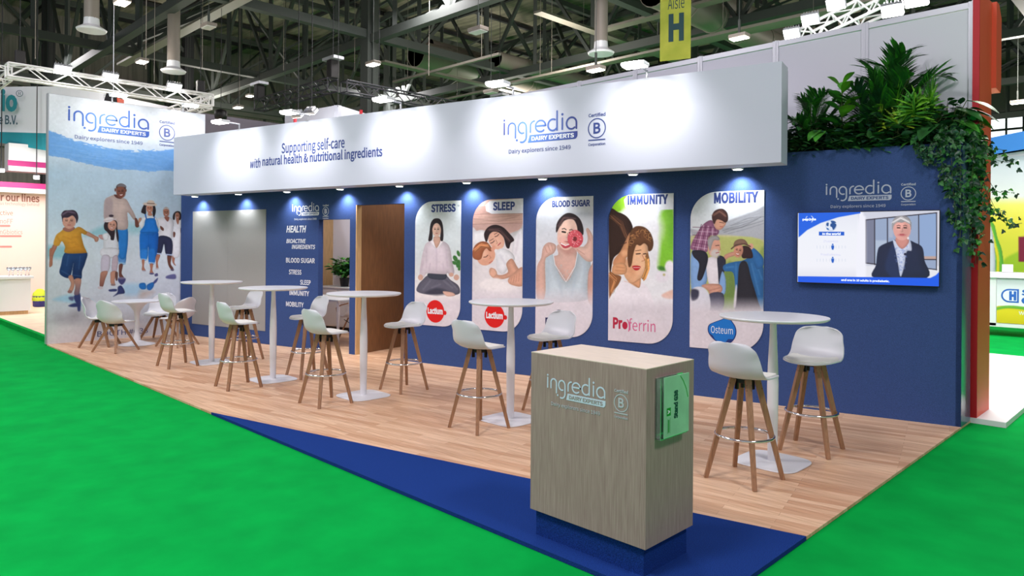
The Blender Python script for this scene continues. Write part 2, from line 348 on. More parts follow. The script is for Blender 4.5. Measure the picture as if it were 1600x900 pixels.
# ------------------------------------------------------------------ printed pictures (colour laid down on the vertices of a real panel)
class Canvas:
    def __init__(s, U, V):
        s.U, s.V = U, V; s.C = np.zeros((len(U), 3)); s.o = (0, 0); s.k = 1.0; s.dk = 1.0
    def org(s, x, y, k): s.o = (x, y); s.k = k
    def _p(s, pts): return np.array([(s.o[0]+x/s.k, s.o[1]+y/s.k) for x, y in pts], float)
    def fill(s, col): s.C[:] = col
    def vgrad(s, stops):
        ys = [s.o[1]+y/s.k for y, _ in stops]
        for c in range(3): s.C[:, c] = np.interp(s.V, ys, [q[1][c] for q in stops])
    def _put(s, idx, a, col, col2=None, ax=None):
        c = np.array(col, float)
        if col2 is not None:
            (x0, y0), (x1, y1) = s._p(ax); d = np.array((x1-x0, y1-y0)); t = np.clip(((s.U[idx]-x0)*d[0]+(s.V[idx]-y0)*d[1])/(d@d), 0, 1)[:, None]
            c = c*(1-t)+np.array(col2, float)*t
        a = np.clip(a, 0, 1)[:, None]; s.C[idx] = s.C[idx]*(1-a)+c*a
    def poly(s, pts, col, soft=0.9, sm=True, op=1.0, col2=None, ax=None, n=5):
        P = s._p(pts)
        if sm:
            N = len(P); Q = []
            for i in range(N):
                p0, p1, p2, p3 = P[i-1], P[i], P[(i+1) % N], P[(i+2) % N]
                for j in range(n):
                    t = j/n; Q.append(0.5*((2*p1)+(p2-p0)*t+(2*p0-5*p1+4*p2-p3)*t*t+(3*p1-p0-3*p2+p3)*t**3))
            P = np.array(Q)
        lo, hi = P.min(0)-soft-1, P.max(0)+soft+1
        idx = np.where((s.U > lo[0]) & (s.U < hi[0]) & (s.V > lo[1]) & (s.V < hi[1]))[0]
        if not len(idx): return
        x, y = s.U[idx], s.V[idx]; ins = np.zeros(len(idx), bool); dm = np.full(len(idx), 1e9); N = len(P)
        for i in range(N):
            ax_, ay_ = P[i]; bx_, by_ = P[(i+1) % N]
            cr = ((ay_ > y) != (by_ > y)) & (x < (bx_-ax_)*(y-ay_)/(by_-ay_+1e-12)+ax_); ins ^= cr
            ex, ey = bx_-ax_, by_-ay_; l2 = ex*ex+ey*ey+1e-12; t = np.clip(((x-ax_)*ex+(y-ay_)*ey)/l2, 0, 1)
            dm = np.minimum(dm, (x-ax_-t*ex)**2+(y-ay_-t*ey)**2)
        sd = np.where(ins, -1, 1)*np.sqrt(dm)
        s._put(idx, op*(0.5-sd/soft), col, col2, ax)
        if sm and soft <= 1.7 and op > .85:      # rounded look of the photographed limbs and clothes
            w = .24*max(min(hi[0]-lo[0], hi[1]-lo[1])-2*soft-2, .5); t = np.clip(-sd/w, 0, 1); cx = (lo[0]+hi[0])/2; rt = np.clip((x-cx)/(hi[0]-lo[0])*2, -1, 1)
            k = np.where(sd < 0, (1-t)**1.5*(.15+.09*rt), 0)[:, None]; s.C[idx] *= 1-k
    def ell(s, cx, cy, a, b, col, rot=0, soft=0.9, op=1.0, col2=None, ax=None):
        (x0, y0), = s._p([(cx, cy)]); a /= s.k; b /= s.k; r = max(a, b)+soft+1
        idx = np.where((abs(s.U-x0) < r) & (abs(s.V-y0) < r))[0]
        if not len(idx): return
        t = math.radians(rot); dx, dy = s.U[idx]-x0, s.V[idx]-y0; p = dx*math.cos(t)+dy*math.sin(t); q = -dx*math.sin(t)+dy*math.cos(t)
        d = (np.sqrt((p/a)**2+(q/b)**2)-1)*min(a, b)
        s._put(idx, op*(0.5-d/soft), col, col2, ax)
    def line(s, pts, w, col, soft=0.7, op=1.0):
        P = s._p(pts); w /= s.k; lo, hi = P.min(0)-w-2, P.max(0)+w+2
        idx = np.where((s.U > lo[0]) & (s.U < hi[0]) & (s.V > lo[1]) & (s.V < hi[1]))[0]
        if not len(idx): return
        x, y = s.U[idx], s.V[idx]; dm = np.full(len(idx), 1e9)
        for (ax_, ay_), (bx_, by_) in zip(P[:-1], P[1:]):
            ex, ey = bx_-ax_, by_-ay_; t = np.clip(((x-ax_)*ex+(y-ay_)*ey)/(ex*ex+ey*ey+1e-12), 0, 1)
            dm = np.minimum(dm, (x-ax_-t*ex)**2+(y-ay_-t*ey)**2)
        s._put(idx, op*(0.5-(np.sqrt(dm)-w/2)/soft), col)
    def vfade(s, y0, y1, col):
        a, b = s.o[1]+y0/s.k, s.o[1]+y1/s.k; t = np.clip((s.V-a)/(b-a), 0, 1)[:, None]; s.C = s.C*(1-t)+np.array(col, float)*t
    def strands(s, pts, col, n, jit, w, op=0.5, seed=1):
        r = np.random.RandomState(seed)
        for i in range(n):
            d = r.normal(0, jit, (1, 2)); c = np.array(col)*(1+r.uniform(-.35, .35))
            s.line([(x+d[0, 0]+r.normal(0, jit*.3), y+d[0, 1]+r.normal(0, jit*.3)) for x, y in pts], w, c, op=op)
    def face(s, cx, cy, a, b, skin, rot=0, eyes=(40, 28, 26), mouth=(170, 80, 80), smile=False, brow=True):
        """small printed face: modelling, brows, eyes, nose and mouth"""
        t = math.radians(rot); F = lambda u, v: (cx+u*a*math.cos(t)-v*b*math.sin(t), cy+u*a*math.sin(t)+v*b*math.cos(t))
        sk = np.array(skin, float)
        s.ell(cx, cy, a, b, sk, rot, 1.2); s.ell(*F(.35, .15), a*.55, b*.6, sk*.93, rot, 4); s.ell(*F(-.25, -.3), a*.5, b*.4, np.minimum(sk*1.07, 255), rot, 4)
        for u in (-.38, .36):
            if brow: s.line([F(u-.2, -.24), F(u, -.3), F(u+.2, -.23)], b*.06, sk*.45)
            s.line([F(u-.15, -.08), F(u+.15, -.07)], b*.1, eyes)
        s.line([F(.02, -.05), F(.1, .22), F(-.06, .25)], b*.06, sk*.78)
        if smile: s.poly([F(-.36, .42), F(0, .5), F(.36, .4), F(.2, .66), F(-.15, .66)], mouth); s.line([F(-.24, .48), F(.0, .54), F(.24, .47)], b*.1, (245, 240, 238))
        else: s.line([F(-.2, .5), F(.2, .5)], b*.1, mouth)
    def mottle(s, amp, size, seed=5):
        # uneven print density: smooth random variation
        r = np.random.RandomState(seed); x0, y0 = s.U.min(), s.V.min(); gx, gy = int((s.U.max()-x0)/size)+3, int((s.V.max()-y0)/size)+3; g = r.normal(0, 1, (gx, gy))
        u, v = (s.U-x0)/size, (s.V-y0)/size; i, j = u.astype(int), v.astype(int); a, b = u-i, v-j; a, b = a*a*(3-2*a), b*b*(3-2*b)
        n = g[i, j]*(1-a)*(1-b)+g[i+1, j]*a*(1-b)+g[i, j+1]*(1-a)*b+g[i+1, j+1]*a*b; s.C = np.clip(s.C*(1+amp*n)[:, None], 0, 255)
    def grain(s, amp, seed=2): s.C = np.clip(s.C+np.random.RandomState(seed).normal(0, amp, (len(s.C), 1)), 0, 255)
def pix_of(P):
    d = np.asarray(P, float)-np.array((0, 0, EYE)); z = d@np.array(_f)
    return 800+FPX*(d@np.array(_r))/z, CYPX-FPX*(d@np.array(_u))/z
def print_panel(name, fr, off, rows, ncol, paint, m, parent=None):
    """rows: list of (height, a_left, a_right); a grid of vertices carrying the picture"""
    V = []
    for b, a0, a1 in rows:
        for j in range(ncol+1): V.append(fr.p(a0+(a1-a0)*j/ncol, b, off))
    n = ncol+1; F = [(i*n+j, i*n+j+1, (i+1)*n+j+1, (i+1)*n+j) for i in range(len(rows)-1) for j in range(ncol)]
    U, Vv = pix_of(np.array([tuple(v) for v in V])); cv = Canvas(U, Vv); paint(cv)
    o = mesh(name, V, F, m, parent)
    at_ = o.data.attributes.new('print', 'FLOAT_COLOR', 'POINT'); c = np.ones((len(V), 4), np.float32); c[:, :3] = lin(np.clip(cv.C, 0, 255)); at_.data.foreach_set('color', c.ravel())
    return o
# ================================================================== THE SETTING
# hall floor (green aisle carpet), 2 cm below the stand's platform
struct(MB().box((-70, -14, -0.12), (40, 60, -0.022)).build('floor', M_green))
# oak platform of the stand, right-angled on the aisle side
struct(MB().box((XL, YF, -0.02), (XR, 8.04, 0.0)).build('floor_platform', M_floor))
# stand back wall, set diagonally; openings for window and doorway
X = rx(WALL); wb = MB(); TOPZ = 3.42; LOWZ = 2.672; T = -0.1
for a, b, z0, z1 in ((-12.16, -8.56, 0, TOPZ), (-7.88, -7.75, 0, TOPZ), (-8.56, -7.88, 2.06, TOPZ), (-7.75, -6.8, 2.27, TOPZ), (-6.8, -1.66, 0, TOPZ), (-1.66, -1.5, 0, LOWZ), (-1.5, 0, 0, LOWZ)):
    wb.box((a, T if a > -9 and a != -1.5 or a < -9 else -.045, z0), (b, 0, z1), 0, X)
# the end block returns along the side aisle
e0, e1 = WALL.p(0, 0), WALL.p(-1.5, 0)
V = []
for z in (0.0, LOWZ):
    V += [WALL.p(0, z, -0.0), WALL.p(-0.045, z, -0.0), Vector((W0.x-0.045, 8.02, z)), Vector((W0.x, 8.02, z))]
wb.add(V, [(0, 1, 2, 3), (7, 6, 5, 4), (0, 4, 5, 1), (1, 5, 6, 2), (2, 6, 7, 3)]); wb.add(V, [(3, 7, 4, 0)], 1)
wall_back = struct(wb.build('wall_back', [M_wallblue, M_endgloss]))
# wooden side wall inside the doorway and wooden wall of the meeting room, white partition behind
struct(MB().box((-7.80, -1.75, 0), (-7.752, -0.1, 2.6), 0, X).build('wall_corridor', M_wood))
struct(MB().box((-7.752, -0.1, 0), (-7.735, 0.004, 2.27), 0, X).build('trim_1', M_woodl))
struct(MB().box((-11.35, -2.95, 0), (-11.3, -0.1, 2.6), 0, X).build('wall_meeting_room', M_woodl))
struct(MB().box((-6.8, -1.25, 0), (-6.75, -0.1, 2.6), 0, X).build('wall_store', M_wood))
# inset grey fabric panel
g = MB().box((-11.8, 0.001, 0.215), (-9.8, 0.006, 2.25), 0, X); g.box((-10.803, 0.006, 0.215), (-10.797, 0.0075, 2.25), 0, X)
tag(g.build('fabric_panel', M_grey), 'large grey fabric panel set into the blue wall beside the seaside mural', 'panel')

# mural wall on the left
mw = struct(MB().box((XL-0.1, YF, 0), (XL-0.004, 5.42, 4.119)).box((XL-0.1, YF-0.012, 0), (XL+0.002, YF, 4.119)).build('wall_left', M_alu))

# blue carpet corner
cz = 0.004
A = Vector((-7.0, YF-0.004, 0)); B = Vector((XR+0.002, 4.10, 0)); Cc = Vector((XR+0.002, YF-0.004, 0))
cb = MB().add([(A.x, A.y, -0.02), (Cc.x, Cc.y, -0.02), (B.x, B.y, -0.02), (A.x, A.y, cz), (Cc.x, Cc.y, cz), (B.x, B.y, cz)], [(0, 2, 1), (3, 4, 5), (0, 1, 4, 3), (1, 2, 5, 4), (2, 0, 3, 5)])
tag(cb.build('carpet', M_bluecarpet), 'dark blue triangular carpet at the front corner of the oak platform', 'carpet')

# ================================================================== WALL LETTERING
def on_wall_text(L, body, x0, yb0, x1, yb1, h, **k):
    # baseline end points measured in the photograph -> metres on the wall
    fr, off = k.pop('fr', WALL), k.pop('off', 0.0)
    a0, z0 = fr.hit(x0, yb0, off); a1, z1 = fr.hit(x1, yb1, off)
    L.text(body, a0, a1, (z0+z1)/2, (z0+z1)/2+h, **k)
tl = thing('topic_list', 'white list of health topics lettered on the blue wall beside the window opening', 'lettering', tuple(WALL.p(-9.0, 0.62, 0)))
for body, x0, y0, x1, y1, h, kw in (('HEALTH', 447.5, 363.5, 478.5, 363, .11, dict(bold=.014, shear=.22)), ('BIOACTIVE', 447.5, 380.2, 478, 380.0, .07, dict(bold=.01, shear=.2)), ('INGREDIENTS', 456, 389.0, 492.5, 389.4, .07, dict(bold=.01, shear=.15)),
        ('BLOOD SUGAR', 447, 410.2, 492, 411.5, .08, dict(bold=.01)), ('STRESS', 451.5, 428.8, 471, 429.3, .08, dict(bold=.01)), ('SLEEP', 469, 445, 485.5, 445.6, .08, dict(bold=.01)), ('IMMUNITY', 452.5, 461.5, 483, 462.6, .08, dict(bold=.01)), ('MOBILITY', 447, 478.8, 474.5, 480.2, .08, dict(bold=.01))):
    L = Letters(); on_wall_text(L, body, x0, y0, x1, y1, h, **kw); L.build('topic', M_txtwhite, tl, WALL.mat(0, 0, 0.002))
a, z = WALL.hit(457, 330.5)
tag(brand_logo(.086).build('wall_logo', [M_txtwhite, M_wallblue, M_txtwhite], None, WALL.mat(a, z-.0, 0.002)), 'small white brand logo on the blue wall above the list of health topics', 'logo')
a, z = WALL.hit(1290.5, 304.5)
tag(brand_logo(.0835).build('wall_logo', [M_txtsilver, M_wallblue, M_txtsilver], None, WALL.mat(a, z+.0, 0.002)), 'silver brand logo on the blue wall above the television', 'logo')

# ================================================================== FASCIA
fs = thing('fascia_sign', 'long white fascia box with blue slogan and logo above the blue wall', 'sign', (0, 0, 0))
FA, FB_ = -11.42, -1.50
fb = MB().box((FA, FASO-.3, 2.501), (FB_, FASO, 3.486), 0, X); fb.box((FA, FASO-.33, 2.515), (FB_-.004, FASO-.3, 3.46), 1, X)
fb.box((FA+.2, 0.0, 3.2), (FA+.3, FASO-.33, 3.3), 1, X); fb.box((FB_-.3, 0.0, 3.2), (FB_-.2, FASO-.33, 3.3), 1, X); fb.box((-6.5, 0.0, 3.2), (-6.4, FASO-.33, 3.3), 1, X)
fb.build('box', [M_fascia, M_navy], fs)
M_logoblue = mat_grad('logo_print', (44, 56, 132), (84, 128, 212), 0, 1.0)
a, z = WALL.hit(786.8, 211.2, FASO)
brand_logo(.1405).build('logo', [M_logoblue, M_txtwhite, M_txtnavy], fs, WALL.mat(a, z, FASO+.002))
L = Letters(); k = dict(fr=WALL, off=FASO)
on_wall_text(L, 'Supporting self-care', 440, 245, 538.5, 236, .215, bold=.008, **k)
on_wall_text(L, 'with', 391, 263, 407, 262, .15, bold=.008, shear=.2, **k)
on_wall_text(L, 'natural health & nutritional ingredients', 410, 263.4, 597.5, 249.2, .185, bold=.01, **k)
L.build('slogan', M_txtnavy, fs, WALL.mat(0, 0, FASO+.002))

# floodlights on arms above the fascia
def wall_flood(a, o0, z, fr, label, group, power, dz=0.0):
    p = fr.p(a, z, o0+.22); R, N = fr.R, fr.N
    t = thing('floodlight', label, 'floodlight', tuple(fr.p(a, z-.08, o0)), 0, group)
    q = lambda A, O, Z: R*A+N*O+ZUP*Z
    MB().box((-.13, .24, .06), (.13, .4, .1), 0, q, .012).build('housing', M_steelw, t)
    MB().box((-.115, .255, .052), (.115, .385, .0585), 0, q).build('lens', M_floodglow, t)
    MB().tube(q(0, -.02, .0), q(0, -.02, .1), .012).tube(q(0, -.02, .09), q(0, .25, .09), .012).box((-.03, -.05, -.01), (.03, 0.0, .01), 0, q).build('arm', M_alu, t)
    light('flood_light', 'SPOT', tuple(fr.p(a, z+.04, o0+.5)), power, (1, .99, .97), tuple(fr.p(a, z-.38, o0-.02)), angle=112, blend=.85, soft=.07)
    return t
for a, lab in ((-9.71, 'white floodlight on the fascia top, furthest from the plants'), (-8.14, 'white floodlight on the fascia top above the word Supporting'), (-6.36, 'white floodlight on the fascia top to the right of the slogan'), (-4.59, 'white floodlight on the fascia top above the fascia logo'), (-2.89, 'white floodlight on the fascia top nearest the plants')):
    wall_flood(a, FASO, 3.56, WALL, lab, 'floodlights on the fascia', 72)
for a, lab in ((3.83, 'white floodlight above the mural logo, at the aisle end'), (5.02, 'white floodlight above the mural beside the fascia')):
    wall_flood(a, .0, 4.19, MURAL, lab, 'floodlights on the mural', 34)
# flat round downlights between fascia and wall
SPOTS = (-11.5, -10.3, -9.1, -7.92, -6.75, -5.58, -4.42, -3.22, -2.03)
wher = ('above the left half of the grey fabric panel', 'above the right half of the grey fabric panel', 'above the list of health topics', 'above the window opening', 'above the doorway', 'between the STRESS and SLEEP posters', 'left of the BLOOD SUGAR poster top', 'left of the IMMUNITY poster top', 'above the MOBILITY poster')
for a, w in zip(SPOTS, wher):
    t = thing('downlight', 'small round downlight under the fascia '+w, 'downlight', tuple(WALL.p(a, 2.5, .17)), 0, 'downlights under the fascia')
    MB().lathe([(.05, .0), (.062, .003), (.062, .03), (.02, .045)], n=20).build('housing', M_steelw, t, auto=35)
    MB().lathe([(.046, -.003), (.05, .001)], n=20).build('lens', M_floodglow, t)
    MB().tube((0, 0, .04), WN*.13+ZUP*.06, .006).tube((0, 0, .04), -WN*.175+ZUP*.06, .006).build('bracket', M_dark, t)
    light('down_light', 'SPOT', tuple(WALL.p(a, 2.485, .13)), 34, (.92, .95, 1), tuple(WALL.p(a, 1.75, -.02)), angle=125, blend=.9, soft=.03)

# ================================================================== MURAL PRINT
def paint_mural(c):
    c.org(0, 0, 1)
    c.vgrad([(140, (236, 238, 246)), (215, (222, 228, 240)), (270, (176, 198, 220)), (330, (188, 206, 224)), (372, (206, 218, 232)), (400, (214, 222, 234)), (480, (206, 212, 226)), (500, (196, 198, 208)), (512, (214, 214, 222)), (540, (218, 216, 222))])
    c.poly([(60, 384), (100, 383), (130, 384), (130, 404), (60, 402)], (150, 196, 212), 6, op=.75)
    c.poly([(120, 372), (160, 352), (176, 356), (176, 368), (120, 370)], (150, 196, 212), 5, op=.7); c.poly([(180, 345), (230, 350), (300, 356), (300, 366), (180, 366)], (164, 204, 218), 6, op=.6)
    # brushed blue band
    c.poly([(70, 204), (95, 213), (120, 222), (150, 230), (180, 235), (212, 238), (245, 236.5), (300, 232), (300, 262), (270, 265.5), (235, 266.5), (205, 265), (172, 262), (150, 258.5), (120, 251), (95, 245), (70, 239)], (112, 164, 226), 2.0)
    r = np.random.RandomState(3)
    for i in range(70):
        x = r.uniform(72, 292); yt = np.interp(x, [70, 120, 180, 245, 300], [204, 222, 235, 236.5, 232]); yb = np.interp(x, [70, 120, 172, 235, 300], [239, 251, 262, 266.5, 262])
        c.line([(x, yt+r.normal(0, 1)), (x+r.uniform(4, 12), yt+r.normal(1.5, 1.2))], 1.4, (112, 164, 226), op=.8); c.line([(x, yb+r.normal(0, 1)), (x+r.uniform(4, 12), yb+r.normal(1, 1.2))], 1.6, (120, 168, 226), op=.8)
        yy = r.uniform(yt+3, yb-3); c.line([(x, yy), (x+18, yy+3)], 1.2, (132, 178, 232), op=.4)
    c.org(75, 390, 6)   # lower half: wet sand and reflections
    c.poly([(330, 480), (200, 420), (40, 470), (200, 500), (300, 520), (380, 580), (420, 470)], (168, 206, 232), 4, op=.8); c.poly([(700, 320), (860, 310), (1000, 330), (900, 420), (720, 430)], (174, 208, 234), 5, op=.6)
    c.poly([(860, 380), (940, 370), (1000, 400), (900, 460), (850, 450)], (196, 176, 170), 6, op=.5)
    c.poly([(60, 600), (160, 590), (280, 560), (330, 640), (240, 690), (80, 690)], (178, 176, 190), 8, op=.6)
    nv = (52, 62, 116)
    c.poly([(240, 440), (300, 410), (305, 560), (280, 575), (270, 520)], nv, 2, op=.9); c.poly([(190, 525), (260, 500), (300, 530), (230, 540)], nv, 2, op=.85); c.poly([(195, 445), (240, 440), (235, 480), (200, 470)], (90, 96, 140), 2, op=.8)
    c.poly([(572, 375), (640, 370), (640, 390), (580, 392)], nv, 1.5); c.poly([(655, 350), (690, 340), (720, 405), (660, 420), (610, 440), (650, 400)], nv, 1.5, op=.9)
    c.poly([(660, 270), (725, 270), (720, 305), (690, 330), (660, 300)], (70, 70, 120), 1.5, op=.85)
    c.poly([(860, 318), (910, 315), (918, 365), (880, 372), (855, 350)], (36, 116, 196), 1.5); c.poly([(930, 330), (990, 305), (990, 345), (960, 380), (930, 370)], (40, 110, 190), 1.5); c.poly([(990, 300), (1030, 265), (1020, 300), (995, 320)], (70, 80, 140), 1.5)
    c.poly([(1115, 245), (1190, 230), (1195, 275), (1110, 270)], (100, 100, 150), 1.8, op=.9); c.poly([(1000, 232), (1025, 222), (1030, 245), (1005, 250)], (80, 80, 130), 1.5)
    skin1, skin2, skin3 = (196, 142, 122), (110, 66, 56), (176, 116, 96)
    # woman and man at the far right
    c.poly([(1165, 60), (1192, 55), (1185, 120), (1200, 150), (1180, 140), (1165, 110)], skin3)
    c.poly([(1118, 55), (1160, 50), (1150, 130), (1175, 175), (1170, 200), (1130, 150)], skin2); c.poly([(1010, 50), (1052, 50), (1030, 120), (1035, 170), (1015, 180), (1012, 120)], skin3)
    c.ell(1022, 178, 14, 8, (190, 180, 190)); c.ell(1165, 190, 16, 9, (90, 80, 110))
    c.org(75, 270, 6.923)
    c.poly([(1350, 520), (1400, 490), (1450, 510), (1450, 620), (1440, 720), (1420, 900), (1350, 900), (1345, 700)], (228, 226, 234), 1.2); c.poly([(1436, 600), (1455, 610), (1492, 740), (1480, 752), (1440, 660)], (70, 56, 58)); c.poly([(1385, 500), (1420, 500), (1405, 560)], skin3)
    c.poly([(1350, 500), (1355, 450), (1385, 418), (1425, 420), (1442, 460), (1435, 505), (1415, 505), (1420, 450), (1380, 440), (1370, 505)], (46, 34, 36)); c.face(1400, 465, 22, 36, (178, 120, 98), smile=True)
    c.poly([(1180, 500), (1235, 480), (1320, 480), (1360, 540), (1350, 640), (1338, 715), (1260, 720), (1205, 690), (1190, 640), (1215, 600), (1180, 570)], (230, 226, 234), 1.2); c.poly([(1258, 480), (1310, 480), (1295, 528)], (150, 90, 76)); c.poly([(1215, 575), (1250, 600), (1248, 628), (1220, 610)], skin2); c.poly([(1355, 640), (1378, 650), (1370, 695), (1355, 690)], skin2)
    c.poly([(1195, 690), (1335, 715), (1340, 885), (1275, 880), (1255, 770), (1225, 870), (1165, 865)], (44, 46, 78)); c.line([(1165, 872), (1222, 878)], 14, (170, 184, 214)); c.line([(1278, 884), (1338, 888)], 14, (170, 184, 214))
    c.ell(1278, 410, 32, 38, (150, 100, 86)); c.face(1278, 430, 31, 48, (168, 112, 92), smile=True); c.poly([(1248, 400), (1262, 378), (1300, 378), (1308, 402), (1280, 390)], (190, 182, 184), op=.8)
    # woman with hat and dungarees
    c.poly([(1005, 640), (1075, 645), (1180, 640), (1195, 700), (1170, 900), (1098, 905), (1085, 800), (1075, 905), (1005, 900), (990, 730)], (30, 118, 214), 1.2, col2=(22, 96, 190), ax=((1000, 700), (1190, 720)))
    c.poly([(1005, 500), (1060, 470), (1150, 470), (1190, 520), (1195, 600), (1170, 560), (1150, 520), (1060, 510), (1020, 600), (980, 560)], (232, 232, 240), 1.2)
    c.poly([(1060, 500), (1150, 495), (1175, 560), (1185, 650), (1000, 650), (1040, 570)], (34, 122, 216)); c.line([(1050, 440), (1065, 500)], 14, (36, 100, 180)); c.line([(1150, 450), (1150, 500)], 12, (36, 100, 180)); c.line([(1010, 645), (1185, 645)], 7, (24, 90, 176)); c.line([(1090, 650), (1088, 800)], 5, (20, 84, 168), op=.6)
    c.poly([(1008, 420), (1035, 350), (1070, 330), (1140, 335), (1165, 390), (1160, 450), (1140, 475), (1130, 420), (1130, 360), (1065, 360), (1060, 440), (1030, 440)], (44, 34, 40)); c.face(1098, 385, 34, 50, (196, 132, 108), smile=True)
    c.poly([(1085, 430), (1115, 430), (1130, 460), (1085, 462)], (190, 126, 104))
    c.ell(1102, 340, 74, 20, (206, 186, 172), 4); c.ell(1112, 322, 40, 26, (206, 186, 172)); c.line([(1074, 330), (1150, 334)], 9, (110, 80, 74))
    c.poly([(980, 500), (1005, 485), (1012, 505), (990, 540), (975, 560)], (190, 140, 120))
    c.org(75, 390, 6)
    c.poly([(868, 0), (935, 0), (925, 95), (870, 90)], (44, 128, 216)); c.poly([(948, 0), (1005, 0), (1000, 128), (945, 125)], (36, 118, 208)); c.line([(870, 88), (925, 94)], 12, (150, 190, 232)); c.line([(946, 122), (1000, 128)], 12, (150, 190, 232))
    c.poly([(880, 98), (905, 98), (900, 160), (915, 198), (880, 192), (884, 150)], skin3); c.poly([(955, 135), (985, 135), (978, 190), (990, 225), (955, 220), (960, 180)], skin3); c.ell(972, 226, 22, 9, (90, 90, 130)); c.ell(900, 200, 16, 6, (170, 170, 190))
    # man
    c.poly([(655, 0), (728, 0), (725, 130), (665, 125)], (40, 116, 196), 1.0, col2=(110, 160, 216), ax=((690, 20), (690, 130))); c.line([(664, 125), (722, 132)], 16, (150, 186, 222)); c.poly([(668, 140), (702, 140), (690, 220), (710, 260), (670, 260), (664, 200)], skin2); c.ell(690, 268, 30, 11, (120, 110, 140))
    c.org(75, 270, 6.923)
    c.poly([(745, 600), (860, 600), (845, 900), (765, 900)], (40, 124, 206)); 
    c.poly([(615, 300), (650, 265), (715, 240), (750, 265), (800, 270), (850, 290), (890, 360), (950, 480), (925, 505), (860, 430), (862, 600), (745, 612), (700, 560), (690, 480), (615, 500), (605, 400)], (204, 180, 176), 1.2); c.poly([(615, 300), (650, 268), (700, 290), (705, 400), (690, 480), (612, 500), (605, 400)], (176, 156, 160), 3, op=.8)
    for q in (((640, 280), (690, 300)), ((630, 340), (680, 360)), ((720, 330), (840, 340)), ((730, 430), (850, 440)), ((740, 520), (850, 525)), ((870, 380), (920, 440))): c.line(q, 9, (182, 158, 156), 2, op=.5)
    c.poly([(940, 490), (965, 500), (985, 570), (970, 592), (945, 580), (940, 530)], skin2); c.poly([(715, 235), (800, 250), (790, 280), (740, 270)], (96, 56, 50))
    c.ell(790, 160, 54, 44, (66, 46, 46)); c.face(788, 205, 50, 68, (122, 74, 62), -6, smile=True); c.ell(728, 185, 9, 18, (104, 62, 54)); c.ell(843, 190, 8, 16, (104, 62, 54)); c.poly([(745, 150), (760, 128), (800, 118), (840, 135), (846, 160), (800, 150)], (110, 104, 110), op=.8)
    # girl
    c.poly([(600, 690), (640, 650), (740, 640), (760, 720), (750, 900), (590, 900), (600, 780)], (222, 222, 232), 1.2); c.poly([(545, 680), (590, 670), (610, 720), (570, 715)], (196, 150, 150)); c.poly([(590, 670), (650, 650), (650, 720), (610, 730)], (226, 226, 236))
    c.poly([(605, 560), (630, 520), (690, 505), (745, 530), (750, 600), (765, 690), (760, 750), (742, 700), (730, 600), (715, 720), (690, 720), (670, 680), (640, 640), (610, 610)], (52, 38, 46)); c.face(694, 568, 46, 58, (206, 150, 132), 8, smile=True); c.ell(655, 508, 55, 26, (226, 214, 220), -12); c.ell(684, 466, 26, 14, (60, 48, 60)); c.line([(605, 525), (735, 500)], 10, (206, 190, 200)); c.poly([(680, 690), (710, 690), (705, 725), (680, 725)], (44, 34, 44))
    c.org(75, 390, 6)
    c.poly([(505, -10), (655, -10), (655, 60), (600, 80), (500, 60)], (224, 222, 232)); c.poly([(505, 62), (580, 65), (570, 200), (500, 215)], (206, 196, 214)); c.poly([(605, 75), (655, 62), (645, 200), (600, 210)], (196, 176, 190))
    c.poly([(500, 210), (560, 205), (535, 280), (515, 345), (485, 345), (488, 260)], skin1, 1.0, col2=(140, 90, 80), ax=((500, 200), (500, 340))); c.poly([(590, 210), (640, 205), (625, 290), (630, 335), (590, 320), (585, 260)], skin1); c.ell(492, 358, 26, 14, (206, 196, 206)); c.ell(610, 330, 22, 10, (150, 120, 120)); c.poly([(630, 215), (655, 215), (650, 285), (635, 285)], (100, 66, 60))
    # boy in front
    c.poly([(170, 20), (358, 20), (350, 120), (320, 200), (310, 275), (235, 275), (230, 190), (240, 130), (210, 250), (170, 265), (110, 225), (120, 150)], (34, 74, 128), 1.2, col2=(24, 50, 100), ax=((150, 40), (300, 270)))
    for q in (((190, 60), (175, 150)), ((300, 60), (290, 180)), ((130, 200), (200, 240)), ((240, 240), (310, 250))): c.line(q, 7, (62, 104, 156), 2, op=.6)
    c.poly([(190, 258), (225, 240), (250, 310), (235, 380), (210, 405), (190, 390), (215, 320)], skin1); c.poly([(250, 278), (310, 278), (300, 370), (290, 420), (245, 420), (255, 350)], skin1, 1.0, col2=(120, 100, 120), ax=((280, 280), (280, 420))); c.ell(205, 395, 22, 14, (150, 110, 110))
    c.poly([(15, -5), (60, -5), (45, 80), (42, 140), (30, 158), (12, 160), (14, 90)], skin3)
    c.org(75, 270, 6.923)
    c.poly([(55, 780), (100, 790), (70, 860), (50, 900), (15, 900), (25, 860)], skin3); c.poly([(400, 630), (440, 640), (520, 685), (548, 700), (540, 740), (510, 745), (490, 710), (400, 668)], skin1)
    c.poly([(60, 775), (85, 680), (130, 640), (190, 600), (280, 605), (340, 585), (420, 640), (400, 670), (360, 660), (385, 780), (415, 850), (400, 868), (190, 868), (185, 800), (150, 740), (115, 790)], (220, 160, 60), 1.2, col2=(206, 140, 42), ax=((200, 620), (380, 860)))
    for q in (((165, 690), (250, 720)), ((180, 760), (290, 750)), ((200, 820), (330, 800)), ((260, 700), (350, 690)), ((300, 770), (380, 800)), ((100, 690), (130, 740))): c.line(q, 10, (186, 120, 36), 3, op=.5)
    c.poly([(175, 590), (275, 585), (285, 610), (225, 640), (165, 620)], (160, 104, 92)); c.face(228, 525, 72, 80, (206, 152, 136), 0); c.poly([(150, 490), (145, 445), (175, 410), (225, 405), (280, 405), (315, 435), (328, 490), (308, 545), (300, 500), (265, 462), (215, 485), (165, 488), (158, 530)], (56, 42, 60)); c.strands([(160, 460), (220, 420), (300, 440)], (90, 74, 92), 12, 12, 5, .5)
